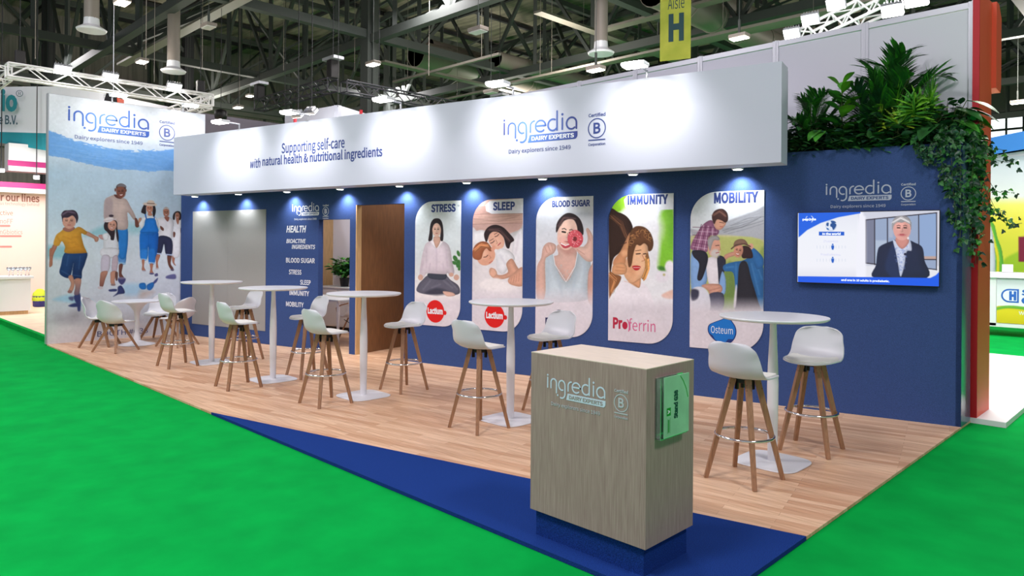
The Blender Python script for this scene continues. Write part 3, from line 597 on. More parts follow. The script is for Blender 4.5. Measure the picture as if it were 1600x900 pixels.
    c.mottle(.008, 14); c.mottle(.012, 3, 8); c.grain(1.2)
rows = [(4.112-4.112*i/640, YF+.004, 5.42) for i in range(641)]
mp = print_panel('mural', MURAL, 0.0, rows, 390, paint_mural, M_print)
tag(mp, 'tall printed mural of a family walking hand in hand on a beach', 'mural')
a, z = MURAL.hit(106.5, 188); a1, z1 = MURAL.hit(232, 207)
S_ = (a1-a)/7.05
ml = brand_logo(S_).build('logo', [mat_grad('mural_logo_print', (60, 96, 190), (96, 140, 216), 0, S_*7), M_txtwhite, mat('mural_grey_blue', (96, 108, 170), .5)], mp, MURAL.mat(a, z, .003))
L = Letters(); a0, z0 = MURAL.hit(152, 527.5); a1, z1 = MURAL.hit(231, 507)
L.text('BOOTH #G38', a0, a1, .06, .152, .0); L.build('booth_number', M_txtnavy, mp, MURAL.mat(0, 0, .003))

# ================================================================== POSTERS
PH0, PH1 = 0.54, 2.285
def poster(s0, s1, paint, label, z1=PH1):
    R_ = 0.30; rows = []
    zs = list(np.linspace(z1, z1-R_, 80))+list(np.linspace(z1-R_, PH0+R_, 300))[1:]+list(np.linspace(PH0+R_, PH0, 80))[1:]
    for z in zs:
        a0, a1 = s0, s1
        if z > z1-R_: d = z-(z1-R_); a0 = s0+R_-math.sqrt(max(R_*R_-d*d, 0))
        if z < PH0+R_: d = PH0+R_-z; a1 = s1-R_+math.sqrt(max(R_*R_-d*d, 0))
        rows.append((z, a0, a1))
    t = thing('poster', label, 'poster', tuple(WALL.p((s0+s1)/2, PH0, 0)))
    b = MB(); n = len(rows)
    V = [WALL.p(r[1], r[0], .001)-t.location for r in rows]+[WALL.p(r[2], r[0], .001)-t.location for r in rows]+[WALL.p(r[1], r[0], .007)-t.location for r in rows]+[WALL.p(r[2], r[0], .007)-t.location for r in rows]
    F = []
    for i in range(n-1):
        F += [(2*n+i, 2*n+i+1, 3*n+i+1, 3*n+i), (i, i+1, 2*n+i+1, 2*n+i), (3*n+i, 3*n+i+1, n+i+1, n+i)]
    F += [(0, 2*n, 3*n, n), (n-1, 2*n-1, 4*n-1, 3*n-1)]
    mesh('board', V, F, M_white, t)
    o = print_panel('picture', WALL, .0085, rows, 190, paint, M_print, t); o.matrix_parent_inverse = Matrix.Translation(t.location).inverted()
    return t
def title(t, body, x0, y0, x1, y1, h):
    L = Letters(); a0, z0 = WALL.hit(x0, y0, .01); a1, z1 = WALL.hit(x1, y1, .01); L.text(body, a0, a1, (z0+z1)/2, (z0+z1)/2+h, .02)
    L.build('title', M_txtnavy, t, WALL.mat(0, 0, .0095))
M_lact = mat('emblem_red', (214, 12, 20), .4)
def lactium(t, px, py, w, h):
    a, z = WALL.hit(px, py, .01); L = Letters(); r = .158
    L.disc(0, 0, r, r*1.0, 0, 0, 48); L.disc(r+.012, -.012, .028, .03, 0, 0.0)
    L.text('Lactium', -.132, .132, -.04, .052, .02, mi=1, z=.001); L.build('emblem', [M_lact, M_txtwhite], t, WALL.mat(a, z, .0095))
def fin(c, y0, y1, col=(214, 207, 216)): c.vfade(y0, y1, col); c.org(0, 0, 1); c.mottle(.010, 14); c.mottle(.012, 3, 8); c.grain(1.5)

def paint_stress(c):
    c.org(640, 300, 3.747); c.vgrad([(50, (222, 228, 232)), (300, (212, 220, 224)), (470, (222, 224, 226)), (600, (228, 222, 224)), (800, (226, 220, 224))])
    for x, y, a, b, rt in ((268, 390, 20, 12, 60), (285, 420, 24, 13, 100), (286, 360, 18, 9, 70), (262, 415, 18, 10, 20), (294, 445, 16, 10, 120)): c.ell(x, y, a, b, (60, 116, 56), rt); c.line([(x-a*.6, y), (x+a*.6, y)], 2, (96, 150, 84), op=.6)
    c.ell(287, 80, 7, 6, (176, 184, 196))
    c.poly([(50, 545), (75, 515), (115, 485), (205, 485), (240, 515), (285, 548), (293, 592), (250, 602), (190, 580), (150, 598), (90, 598), (42, 580)], (96, 94, 110), 1.0); c.poly([(90, 590), (160, 560), (235, 590), (160, 606)], (60, 60, 76), 3, op=.7)
    for q in (((120, 520), (80, 570)), ((200, 520), (250, 560)), ((130, 560), (180, 540)), ((215, 500), (280, 570))): c.line(q, 7, (124, 122, 138), 3, op=.6)
    c.poly([(112, 474), (210, 478), (204, 512), (120, 506)], (62, 66, 80)); c.poly([(195, 582), (250, 588), (266, 606), (218, 610)], (214, 172, 156))
    c.poly([(85, 325), (100, 298), (132, 284), (180, 284), (218, 300), (238, 335), (248, 400), (262, 470), (238, 490), (222, 474), (208, 482), (108, 476), (96, 480), (82, 500), (58, 486), (68, 400)], (222, 208, 218), 1.1)
    for q in (((100, 330), (98, 440)), ((212, 330), (222, 440)), ((158, 330), (158, 470)), ((120, 420), (112, 470)), ((195, 420), (202, 470)), ((80, 400), (66, 470))): c.line(q, 5, (196, 178, 194), 3, op=.7)
    c.poly([(120, 290), (150, 330), (158, 310), (140, 282)], (236, 228, 234)); c.poly([(198, 290), (168, 330), (160, 312), (180, 282)], (236, 228, 234))
    c.ell(64, 500, 15, 17, (206, 164, 148)); c.ell(274, 500, 16, 17, (206, 164, 148)); c.ell(244, 484, 14, 12, (206, 164, 148))
    c.poly([(143, 262), (176, 262), (181, 286), (158, 328), (141, 290)], (208, 164, 146))
    c.poly([(150, 155), (176, 158), (192, 185), (198, 240), (195, 284), (180, 280), (180, 225), (165, 185), (148, 186), (136, 230), (132, 278), (110, 286), (116, 240), (122, 190), (134, 165)], (44, 34, 40)); c.face(158, 222, 25, 40, (222, 182, 164)); c.poly([(132, 215), (140, 178), (160, 168), (180, 180), (186, 215), (178, 190), (160, 182), (142, 190)], (44, 34, 40))
    fin(c, 612, 640)
def paint_sleep(c):
    c.org(640, 300, 3.747); c.fill((206, 170, 160))
    for y, h, col in ((40, 48, (208, 172, 162)), (88, 46, (190, 150, 140)), (134, 56, (204, 164, 152)), (190, 60, (196, 158, 150))):
        c.poly([(360, y), (670, y-8), (670, y+h-8), (360, y+h)], col, .8, False); c.line([(360, y+h), (670, y+h-8)], 3, (120, 84, 80), op=.8)
    c.strands([(370, 150), (520, 146), (660, 140)], (170, 130, 124), 16, 30, 2, .35)
    c.poly([(360, 260), (395, 228), (435, 225), (470, 260), (560, 250), (640, 225), (680, 230), (680, 850), (360, 850)], (230, 224, 228), 1.5); c.ell(420, 265, 45, 34, (238, 234, 238), 0, 6)
    c.poly([(605, 300), (620, 250), (665, 225), (670, 470), (620, 440), (600, 380)], (236, 232, 238), 1.5); c.line([(640, 250), (620, 360)], 10, (212, 204, 214), 4, op=.7)
    c.ell(508, 283, 44, 56, (222, 168, 146), -30); c.ell(520, 300, 22, 30, (232, 182, 158), -30, 5)
    c.poly([(437, 240), (460, 206), (500, 192), (545, 205), (580, 238), (612, 280), (592, 300), (582, 330), (565, 320), (548, 262), (505, 230), (470, 246), (452, 292), (440, 275)], (50, 34, 38), 1.1); c.strands([(470, 225), (530, 225), (590, 290)], (84, 60, 60), 14, 9, 3, .5)
    c.line([(474, 300), (486, 296), (496, 286)], 4, (60, 36, 34)); c.line([(500, 262), (512, 258), (522, 248)], 4, (60, 36, 34)); c.line([(468, 286), (490, 274)], 3, (84, 50, 46)); c.line([(496, 248), (514, 238)], 3, (84, 50, 46)); c.line([(505, 280), (514, 300), (506, 304)], 3, (186, 126, 108)); c.line([(518, 312), (532, 298)], 6, (186, 86, 90))
    c.ell(448, 375, 50, 58, (226, 166, 140), 38); c.ell(430, 365, 22, 28, (236, 184, 158), 38, 5)
    c.poly([(368, 350), (384, 312), (420, 290), (458, 298), (484, 340), (468, 346), (450, 330), (432, 350), (420, 388), (398, 398), (372, 385)], (168, 98, 66), 1.1); c.strands([(385, 345), (420, 312), (465, 320)], (206, 140, 96), 16, 9, 3, .5)
    c.line([(434, 382), (448, 380), (458, 370)], 4, (84, 46, 40)); c.line([(468, 372), (476, 384), (468, 390)], 3, (190, 124, 104)); c.line([(466, 416), (484, 404)], 4, (190, 96, 90)); c.ell(490, 330, 12, 18, (222, 158, 134), 30)
    c.poly([(505, 352), (540, 330), (592, 350), (615, 392), (582, 442), (545, 480), (510, 450), (508, 400)], (236, 234, 240), 1.2); c.line([(530, 370), (560, 420)], 8, (210, 206, 218), 4, op=.7)
    c.poly([(566, 420), (598, 390), (625, 430), (640, 470), (570, 505), (500, 510), (468, 476), (470, 448), (490, 448), (520, 486), (575, 470)], (222, 166, 142), 1.1); c.poly([(478, 448), (500, 452), (512, 480), (490, 500), (468, 480)], (230, 178, 154))
    c.poly([(575, 520), (600, 485), (662, 440), (665, 545), (600, 545)], (220, 164, 140), 1.2)
    for k in range(4): c.line([(600+k*14, 500-k*8), (590+k*16, 535-k*4)], 2.5, (180, 122, 104), 1, op=.8)
    c.poly([(430, 520), (520, 505), (600, 560), (560, 600), (420, 560)], (238, 232, 234), 3)
    c.poly([(468, 52), (560, 44), (670, 36), (670, 124), (560, 126), (480, 128), (448, 112), (444, 78)], (228, 226, 234), 1.0, False)
    fin(c, 560, 620)
def paint_sugar(c):
    c.org(820, 280, 3.216); c.vgrad([(80, (226, 226, 234)), (200, (206, 208, 216)), (400, (222, 220, 228)), (600, (228, 218, 224)), (800, (226, 216, 222))]); c.poly([(250, 170), (350, 160), (350, 185), (255, 185)], (186, 190, 202), 6, op=.6)
    c.poly([(158, 268), (160, 225), (182, 190), (215, 170), (252, 178), (280, 205), (294, 248), (292, 280), (270, 270), (240, 205), (200, 205), (180, 235)], (52, 38, 42), 1.1)
    c.poly([(165, 330), (255, 330), (262, 372), (292, 398), (215, 522), (138, 402), (168, 378)], (220, 178, 166), 1.1); c.poly([(175, 345), (250, 335), (255, 365), (215, 385)], (196, 148, 136), 5, op=.8)
    c.face(214, 274, 50, 82, (232, 192, 176), 8); c.ell(190, 308, 22, 24, (236, 178, 168), 0, 6, .7)
    c.poly([(176, 318), (200, 330), (236, 318), (226, 340), (196, 346)], (196, 70, 84), 1.0); c.line([(182, 323), (204, 333), (230, 324)], 5, (250, 246, 246))
    c.poly([(160, 265), (164, 225), (188, 192), (222, 178), (252, 190), (270, 215), (235, 200), (200, 208), (178, 235)], (52, 38, 42), 1.2); c.strands([(172, 240), (200, 195), (260, 200)], (90, 66, 66), 10, 6, 2, .5)
    c.poly([(98, 402), (142, 370), (152, 430), (207, 516), (252, 440), (266, 366), (312, 396), (332, 430), (322, 560), (300, 610), (96, 610), (94, 500)], (200, 212, 222), 1.2)
    for q in (((120, 400), (118, 580)), ((300, 410), (300, 590)), ((160, 470), (190, 590)), ((260, 470), (235, 590))): c.line(q, 9, (176, 192, 206), 4, op=.6)
    r = np.random.RandomState(5)
    for i in range(120): x, y = r.uniform(105, 320), r.uniform(430, 600); c.ell(x, y, 3, 2, (184, 204, 214), op=.5)
    c.line([(142, 372), (152, 430), (207, 516), (252, 440), (266, 368)], 3, (230, 234, 240))
    c.poly([(60, 590), (60, 450), (82, 395), (92, 342), (118, 318), (150, 326), (158, 345), (145, 372), (118, 388), (102, 415), (104, 560), (90, 610)], (224, 180, 166), 1.1)
    for q in (((100, 340), (112, 368)), ((116, 330), (128, 362)), ((134, 330), (140, 356))): c.line(q, 3, (184, 132, 120), 1.2, op=.8)
    c.poly([(240, 335), (262, 362), (290, 395), (318, 414), (345, 400), (345, 300), (322, 250), (308, 252), (316, 300), (298, 338)], (230, 188, 174), 1.1)
    for q in (((318, 262), (330, 310)), ((300, 335), (318, 318)), ((262, 352), (300, 378))): c.line(q, 3, (190, 138, 126), 1.2, op=.8)
    c.ell(254, 300, 39, 44, (206, 78, 90)); c.ell(250, 292, 30, 32, (218, 96, 106), 0, 6); c.ell(252, 300, 10, 12, (120, 46, 48))
    for i in range(40): t, q = r.uniform(0, 6.3), r.uniform(14, 36); c.line([(254+q*math.cos(t), 300+q*1.1*math.sin(t)), (257+q*math.cos(t), 302+q*1.1*math.sin(t))], 2.4, ((240, 190, 196) if i % 2 else (160, 40, 60)))
    c.poly([(318, 480), (336, 430), (345, 430), (345, 620), (318, 610)], (206, 160, 148), 1.2)
    fin(c, 540, 640)
def paint_immunity(c):
    c.org(820, 280, 3.216); c.fill((232, 232, 238)); rr = np.random.RandomState(6)
    c.poly([(420, 60), (520, 60), (520, 110), (500, 150), (470, 168), (420, 160)], (136, 190, 44), 6); c.poly([(500, 140), (560, 150), (600, 170), (560, 200), (510, 180)], (190, 216, 150), 10, op=.7)
    c.poly([(690, 160), (750, 150), (750, 430), (700, 450), (672, 440), (680, 330), (668, 240)], (128, 194, 52), 8); c.ell(705, 250, 26, 60, (150, 206, 80), 0, 12, .7); c.ell(690, 450, 22, 12, (70, 130, 50), 20, 3); c.ell(735, 270, 16, 60, (100, 170, 40), 0, 10, .6)
    c.ell(560, 190, 60, 30, (244, 242, 244), 10, 12); c.ell(650, 250, 40, 70, (240, 238, 244), 0, 14); c.ell(728, 440, 24, 32, (240, 234, 242), 0, 3); c.ell(690, 490, 34, 28, (236, 230, 240), 0, 5); c.ell(700, 480, 6, 6, (200, 190, 130), 0, 2)
    c.poly([(424, 165), (470, 166), (515, 190), (542, 240), (536, 300), (505, 340), (476, 370), (445, 400), (430, 470), (424, 420)], (54, 34, 28), 1.2); c.strands([(440, 190), (490, 230), (520, 300)], (110, 72, 50), 16, 12, 3, .45)
    c.poly([(505, 312), (530, 268), (545, 300), (548, 340), (540, 385), (512, 392), (505, 430), (470, 446), (444, 430), (450, 400), (478, 366)], (212, 148, 106), 1.4); c.line([(484, 332), (510, 318)], 4, (80, 44, 34)); c.ell(500, 372, 16, 14, (226, 168, 126), 0, 4)
    c.poly([(496, 470), (512, 400), (540, 330), (580, 306), (614, 330), (620, 400), (604, 470), (582, 505), (575, 545), (530, 525)], (232, 178, 138), 1.4); c.ell(575, 430, 34, 52, (238, 188, 150), 10, 8); c.ell(540, 460, 20, 26, (214, 150, 112), 0, 8, .6)
    c.poly([(520, 330), (530, 268), (556, 238), (598, 240), (630, 268), (646, 314), (640, 352), (622, 362), (616, 336), (600, 322), (580, 334), (562, 330), (552, 352), (544, 384), (536, 430), (522, 440), (516, 390)], (104, 66, 42), 1.4); c.poly([(606, 390), (618, 372), (628, 420), (620, 470), (602, 500), (588, 496), (604, 450)], (150, 100, 60), 1.6)
    for k in range(34): t = rr.uniform(0, 1); x, y = np.interp(t, [0, .35, .7, 1], [530, 556, 610, 636]), np.interp(t, [0, .35, .7, 1], [350, 266, 268, 336]); c.line(arc(x+rr.normal(0, 7), y+rr.normal(0, 8), rr.uniform(6, 12), rr.uniform(6, 12), rr.uniform(0, 180), rr.uniform(200, 360), 8), 3, ((176, 118, 72), (78, 44, 30), (206, 150, 96))[k % 3], op=.6); c.strands([(612, 400), (616, 450), (598, 500)], (190, 136, 80), 14, 4, 3, .5, 5)
    c.line([(560, 376), (580, 374)], 5, (56, 34, 28)); c.line([(596, 376), (608, 374)], 5, (56, 34, 28)); c.line([(556, 360), (584, 356)], 3, (110, 66, 46)); c.line([(590, 380), (602, 408), (588, 412)], 4, (196, 130, 98)); c.poly([(540, 438), (562, 434), (582, 440), (570, 456), (552, 456)], (196, 40, 48), 1.2); c.line([(546, 444), (578, 444)], 2.5, (250, 236, 232))
    c.poly([(446, 430), (490, 420), (512, 440), (505, 475), (460, 480), (438, 470)], (222, 162, 118), 1.3); c.line([(460, 440), (500, 445)], 3, (180, 116, 80), 2, op=.7); c.line([(455, 458), (500, 462)], 3, (180, 116, 80), 2, op=.7)
    c.poly([(424, 470), (450, 478), (484, 490), (470, 530), (445, 560), (430, 590), (424, 590)], (150, 96, 60), 1.6); c.strands([(430, 480), (460, 510), (440, 570)], (190, 130, 84), 12, 9, 3, .5)
    c.poly([(470, 540), (500, 510), (540, 530), (575, 548), (585, 520), (620, 550), (640, 600), (640, 680), (430, 680), (445, 600)], (236, 230, 238), 2); c.poly([(500, 512), (540, 525), (575, 545), (580, 500), (540, 520)], (222, 162, 122), 1.5); c.poly([(690, 580), (735, 558), (750, 560), (750, 600), (700, 596)], (230, 190, 176), 3)
    c.poly([(520, 76), (600, 70), (750, 64), (750, 152), (620, 156), (530, 156), (504, 138), (498, 104)], (230, 230, 238), 1.0, False)
    fin(c, 580, 650)
def paint_mobility(c):
    c.org(1060, 280, 3.331); c.vgrad([(50, (226, 230, 238)), (200, (222, 224, 230)), (300, (204, 206, 210))])
    c.poly([(67, 290), (67, 260), (150, 275), (240, 225), (330, 190), (400, 165), (460, 150), (460, 330), (67, 330)], (166, 166, 174), 3); c.strands([(240, 260), (330, 230), (440, 200)], (140, 142, 150), 16, 24, 5, .3); c.poly([(230, 290), (340, 300), (460, 320), (460, 350), (67, 330), (67, 295)], (190, 184, 140), 3)
    c.poly([(67, 320), (230, 300), (460, 345), (460, 700), (67, 700)], (176, 180, 108), 3); c.poly([(240, 470), (285, 450), (300, 700), (220, 700)], (112, 138, 74), 6); c.poly([(420, 400), (460, 380), (460, 700), (430, 700)], (140, 156, 84), 5)
    # child on shoulders
    c.poly([(174, 214), (190, 250), (212, 268), (200, 292), (158, 300), (152, 372), (132, 378), (68, 366), (70, 330), (108, 262), (140, 226)], (150, 96, 128), 1.0)
    for k in range(7): c.line([(80+k*18, 375-k*2), (120+k*12, 235+k*3)], 3.5, (222, 190, 208) if k % 2 else (80, 34, 66), op=.7)
    for k in range(6): c.line([(75, 350-k*20), (200, 372-k*24)], 3.5, (90, 40, 72) if k % 2 else (216, 186, 204), op=.6)
    c.poly([(185, 215), (212, 206), (246, 220), (242, 242), (216, 264), (192, 254)], (204, 150, 126)); c.line([(214, 224), (236, 228)], 3, (70, 40, 36)); c.line([(216, 246), (232, 248)], 3, (180, 80, 80))
    c.poly([(174, 196), (190, 164), (228, 154), (254, 176), (258, 212), (244, 226), (224, 214), (200, 210), (186, 234)], (72, 46, 44), 1.1); c.strands([(185, 190), (220, 168), (250, 195)], (110, 76, 66), 10, 7, 2.5, .5)
    c.poly([(67, 385), (105, 380), (140, 430), (150, 520), (130, 560), (100, 575), (67, 570)], (132, 168, 218), 1.1)
    # man
    c.poly([(148, 420), (208, 418), (214, 545), (160, 548)], (232, 224, 232)); c.poly([(204, 402), (240, 408), (246, 445), (226, 530), (212, 548), (206, 480)], (48, 48, 64)); c.poly([(228, 480), (246, 520), (244, 590), (222, 600), (212, 550)], (132, 168, 218))
    c.ell(186, 352, 32, 50, (208, 152, 132), 10); c.ell(192, 386, 24, 22, (200, 188, 184), 0, 4); c.poly([(152, 326), (166, 300), (200, 294), (216, 312), (206, 318), (186, 318), (174, 344), (164, 374)], (158, 152, 154), 1.2); c.line([(194, 346), (212, 344)], 3.5, (70, 44, 40)); c.line([(214, 350), (220, 368), (208, 370)], 3, (180, 120, 104)); c.line([(196, 384), (212, 380)], 4, (170, 80, 80))
    c.poly([(74, 372), (128, 372), (152, 396), (150, 440), (122, 520), (98, 518), (108, 440), (78, 402)], (42, 40, 52), 1.1)
    c.poly([(120, 556), (150, 545), (215, 548), (228, 580), (190, 612), (162, 600), (155, 580)], (206, 152, 132), 1.1); c.line([(160, 580), (215, 565)], 4, (160, 106, 92), 2, op=.7); c.line([(180, 598), (216, 580)], 3, (160, 106, 92), 2, op=.7)
    c.poly([(158, 600), (232, 595), (228, 680), (156, 680)], (78, 78, 98), 1.2); c.poly([(67, 580), (120, 560), (160, 600), (158, 690), (67, 690)], (214, 214, 226), 2); c.poly([(67, 575), (105, 580), (100, 620), (70, 630)], (60, 60, 80), 3)
    c.poly([(238, 398), (262, 384), (290, 378), (296, 396), (262, 408), (246, 418)], (200, 144, 124))
    # woman
    c.poly([(236, 448), (290, 430), (332, 424), (382, 404), (420, 430), (444, 470), (446, 610), (442, 680), (412, 650), (372, 505), (356, 432), (322, 452), (312, 560), (298, 596), (286, 490), (240, 478)], (52, 110, 172), 1.1)
    for q in (((380, 440), (420, 600)), ((400, 430), (436, 520)), ((300, 440), (300, 560)), ((250, 460), (285, 456))): c.line(q, 6, (84, 142, 200), 3, op=.6)
    c.poly([(372, 362), (398, 362), (440, 408), (442, 450), (410, 468), (392, 430)], (50, 106, 168), 1.1); c.ell(378, 350, 13, 16, (206, 152, 132))
    c.poly([(318, 444), (355, 432), (380, 520), (416, 640), (424, 690), (298, 690), (308, 560)], (46, 44, 54), 1.2)
    c.poly([(332, 350), (372, 356), (388, 405), (356, 412), (330, 405)], (58, 38, 40)); c.face(312, 372, 24, 36, (196, 136, 114), 12, smile=True); c.poly([(290, 352), (292, 326), (316, 312), (346, 316), (362, 344), (330, 340)], (128, 98, 82), 1.1); c.line([(276, 362), (300, 342), (345, 336), (374, 350)], 7, (92, 66, 58))
    c.poly([(296, 560), (306, 560), (300, 660), (286, 660)], (210, 206, 214), 1.5, op=.7)
    fin(c, 610, 690)
p1 = poster(-6.59, -5.79, paint_stress, 'tall wall poster headed STRESS with a woman meditating cross-legged'); title(p1, 'STRESS', 673.5, 332.5, 712, 330.5, .115); lactium(p1, 680, 486.5, 0, 0)
p2 = poster(-5.59, -4.80, paint_sleep, 'tall wall poster headed SLEEP with a mother and child asleep'); title(p2, 'SLEEP', 770, 329.5, 804.5, 328, .115); lactium(p2, 772.5, 493.5, 0, 0)
p3 = poster(-4.60, -3.80, paint_sugar, 'tall wall poster headed BLOOD SUGAR with a woman holding a pink doughnut'); title(p3, 'BLOOD SUGAR', 862.5, 324, 922, 322.5, .085)
L = Letters(); a0, z0 = WALL.hit(852, 505.5, .01); a1, z1 = WALL.hit(899, 506.5, .01); zz = (z0+z1)/2
L.text('pep', a0, a0+.16, zz-.045, zz+.07, .02); L.text('2', a0+.165, a0+.235, zz-.02, zz+.14, .01); L.text('dia', a0+.24, a1, zz, zz+.115, .02); L.stroke(arc(a0+.2, zz+.07, .09, .1, 20, 190, 14), .012); L.build('brand_lettering', mat('dark_navy_print', (34, 34, 84), .5), p3, WALL.mat(0, 0, .0095))
p4 = poster(-3.59, -2.79, paint_immunity, 'tall wall poster headed IMMUNITY with a mother nuzzling a curly-haired child'); title(p4, 'IMMUNITY', 980.5, 320.5, 1044, 319, .115)
L = Letters(); a0, z0 = WALL.hit(957.5, 515, .01); a1, z1 = WALL.hit(1024, 516, .01); zz = (z0+z1)/2; w_ = a1-a0
L.text('Pr', a0, a0+w_*.23, zz, zz+.135, .02); L.disc(a0+w_*.29, zz+.045, .034, .045, 0); L.stroke(arc(a0+w_*.30, zz+.03, .05, .1, -30, 60, 8), .012, 1, .0005); L.text('ferrin', a0+w_*.38, a1, zz-.01, zz+.135, .0, mi=1); L.build('brand_lettering', [mat('crimson_print', (176, 20, 60), .5), mat('rose_print', (206, 92, 140), .5)], p4, WALL.mat(0, 0, .0095))
p5 = poster(-2.59, -1.79, paint_mobility, 'tall wall poster headed MOBILITY with a man carrying a child beside a woman in denim'); title(p5, 'MOBILITY', 1115.5, 318.5, 1185, 316.5, .125)
L = Letters(); a0, z0 = WALL.hit(1129, 516.5, .01)
def spl_closed(P, n=5):
    out = []; N = len(P)
    for i in range(N):
        p0, p1, p2, p3 = [np.array(P[(i+q) % N], float) for q in (-1, 0, 1, 2)]
        for j in range(n): t_ = j/n; out.append(0.5*((2*p1)+(p2-p0)*t_+(2*p0-5*p1+4*p2-p3)*t_*t_+(3*p1-p0-3*p2+p3)*t_**3))
    return out
def blob(k): return [(q[0]*k, q[1]*k) for q in spl_closed(((-.165, .01), (-.15, .055), (-.1, .085), (-.03, .115), (.03, .14), (.07, .14), (.105, .105), (.14, .05), (.15, -.02), (.125, -.09), (.075, -.135), (0, -.14), (-.06, -.13), (-.115, -.09), (-.155, -.04)))]
L.poly(blob(1.0), 0); L.poly([(x, y+.002) for x, y in blob(.93)], 1, .0006); L.poly([(.03, -.13), (.06, -.09), (.12, -.085), (.08, -.128)], 0, .0009); L.poly([(-.15, -.035), (-.11, -.06), (-.075, -.115), (-.115, -.09)], 0, .0009)
L.text('Osteum', -.128, .112, -.035, .045, .0, mi=2, z=.0012); L.build('emblem', [mat('emblem_deep_blue', (22, 48, 120), .4), mat('emblem_blue', (20, 112, 200), .35), M_txtwhite], p5, WALL.mat(a0, z0, .0095))

# ================================================================== TELEVISION
t = thing('television', 'flat television on the blue wall showing a presenter in a dark suit', 'television', tuple(WALL.p(-.81, 1.31, .0)))
D = WALL.p(0, 0)-t.location; qx = lambda a, o, b: WALL.p(a, b, o)-t.location
TV0, TV1, TZ0, TZ1 = -1.44, -.185, 1.315, 2.03
MB().box((TV0-.008, .02, TZ0-.01), (TV1+.008, .06, TZ1+.008), 0, qx, .003).box((TV0+.3, .001, TZ0+.2), (TV1-.3, .02, TZ1-.2), 0, qx).build('body', M_black, t)
def paint_tv(c):
    c.org(1240, 260, 4.5); c.fill((236, 238, 248)); c.vgrad([(300, (226, 228, 240)), (480, (238, 240, 248)), (700, (240, 240, 248)), (780, (226, 226, 236))])
    c.poly([(450, 320), (1030, 305), (1030, 800), (500, 800)], (206, 208, 222), 1.0, False); c.poly([(500, 700), (1030, 700), (1030, 800), (490, 800)], (228, 228, 236), 2, False)
    c.poly([(508, 378), (1006, 326), (1006, 728), (508, 680)], (150, 166, 196), .8, False); c.poly([(508, 378), (570, 372), (570, 686), (508, 680)], (120, 124, 148), .8, False); c.poly([(885, 345), (1004, 330), (1004, 640), (885, 640)], (142, 166, 206), 1, False); c.poly([(890, 632), (1004, 632), (1004, 655), (890, 652)], (190, 160, 150), 2, False)
    c.poly([(575, 520), (655, 520), (655, 690), (575, 690)], (176, 190, 212), 3, False); c.poly([(670, 372), (700, 370), (700, 500), (670, 500)], (170, 178, 200), 3, False)
    for q in (((508, 376), (1006, 326)), ((570, 370), (570, 690)), ((660, 362), (660, 600)), ((880, 344), (880, 560)), ((1005, 326), (1005, 728)), ((890, 655), (1004, 655)), ((900, 712), (1006, 726)), ((508, 680), (580, 688)), ((508, 378), (508, 680))): c.line(q, 7, (40, 34, 48))
    c.poly([(460, 318), (495, 345), (508, 400), (508, 760), (495, 790), (440, 790)], (240, 240, 250), 4)
    c.poly([(35, 318), (470, 314), (470, 330), (300, 360), (170, 400), (90, 445), (35, 500)], (20, 96, 226), .8, False); c.poly([(470, 320), (330, 352), (190, 398), (95, 448), (45, 492), (45, 470), (120, 415), (250, 360), (400, 322)], (20, 96, 226), 1, False)
    c.line([(65, 372), (155, 372)], 2, (240, 244, 255), op=0); c.line(arc(112, 370, 26, 24, -60, 60, 8), 4, (236, 242, 255)); c.line(arc(112, 370, 26, 24, 150, 230, 8), 4, (236, 242, 255))
    c.ell(264, 416, 37, 36, (224, 232, 248)); c.line(arc(264, 416, 37, 36, 0, 360, 24), 3, (120, 150, 200), op=.6); c.poly([(262, 402), (285, 398), (300, 410), (292, 432), (278, 446), (270, 428), (258, 420)], (30, 80, 150)); c.poly([(262, 384), (285, 384), (298, 396), (270, 398)], (30, 80, 150)); c.poly([(232, 400), (246, 396), (244, 420), (232, 416)], (30, 80, 150)); c.ell(240, 440, 10, 6, (60, 110, 180), 40)
    c.poly([(178, 459), (356, 459), (356, 486), (178, 486)], (20, 92, 206), .6, False)
    for y0 in (548, 640):
        for x in range(165, 380, 22):
            if abs(x-275) > 12: c.line([(x, y0+10), (x, y0+28)], 3, (206, 214, 232))
        c.ell(275, y0+1, 5.5, 5.5, (24, 92, 196)); c.poly([(265, y0+8), (285, y0+8), (285, y0+22), (280, y0+38), (270, y0+38), (265, y0+22)], (24, 92, 196), .7, False)
    # presenter
    c.poly([(572, 785), (580, 690), (590, 600), (610, 560), (690, 525), (740, 520), (810, 520), (850, 535), (905, 570), (920, 660), (935, 785)], (26, 34, 66), 1.1); c.poly([(700, 525), (720, 560), (735, 700), (752, 785), (690, 785), (640, 700)], (30, 44, 84), 3, op=.7)
    c.poly([(700, 515), (760, 560), (815, 515), (830, 590), (795, 600), (778, 700), (752, 775), (735, 690), (718, 600)], (206, 214, 238), 1.0)
    r = np.random.RandomState(4)
    for i in range(90): x, y = r.uniform(712, 800), r.uniform(560, 740); c.ell(x, y, 4, 3, (110, 130, 190), op=.55) if abs(x-756) < (790-y)*.25+8 else None
    c.poly([(722, 500), (800, 500), (808, 540), (765, 580), (725, 545)], (206, 140, 130)); c.face(762, 438, 62, 82, (222, 160, 150), 0, brow=True); c.ell(762, 482, 26, 8, (176, 80, 90), 0, 2, .6)
    c.poly([(694, 450), (692, 400), (712, 360), (760, 346), (806, 358), (828, 400), (826, 445), (818, 410), (795, 388), (760, 396), (722, 392), (704, 420)], (164, 160, 164), 1.2); c.strands([(705, 400), (760, 366), (820, 400)], (196, 192, 194), 16, 9, 4, .5)
    c.ell(784, 617, 9, 9, (30, 30, 60)); c.ell(805, 505, 7, 9, (236, 226, 226))
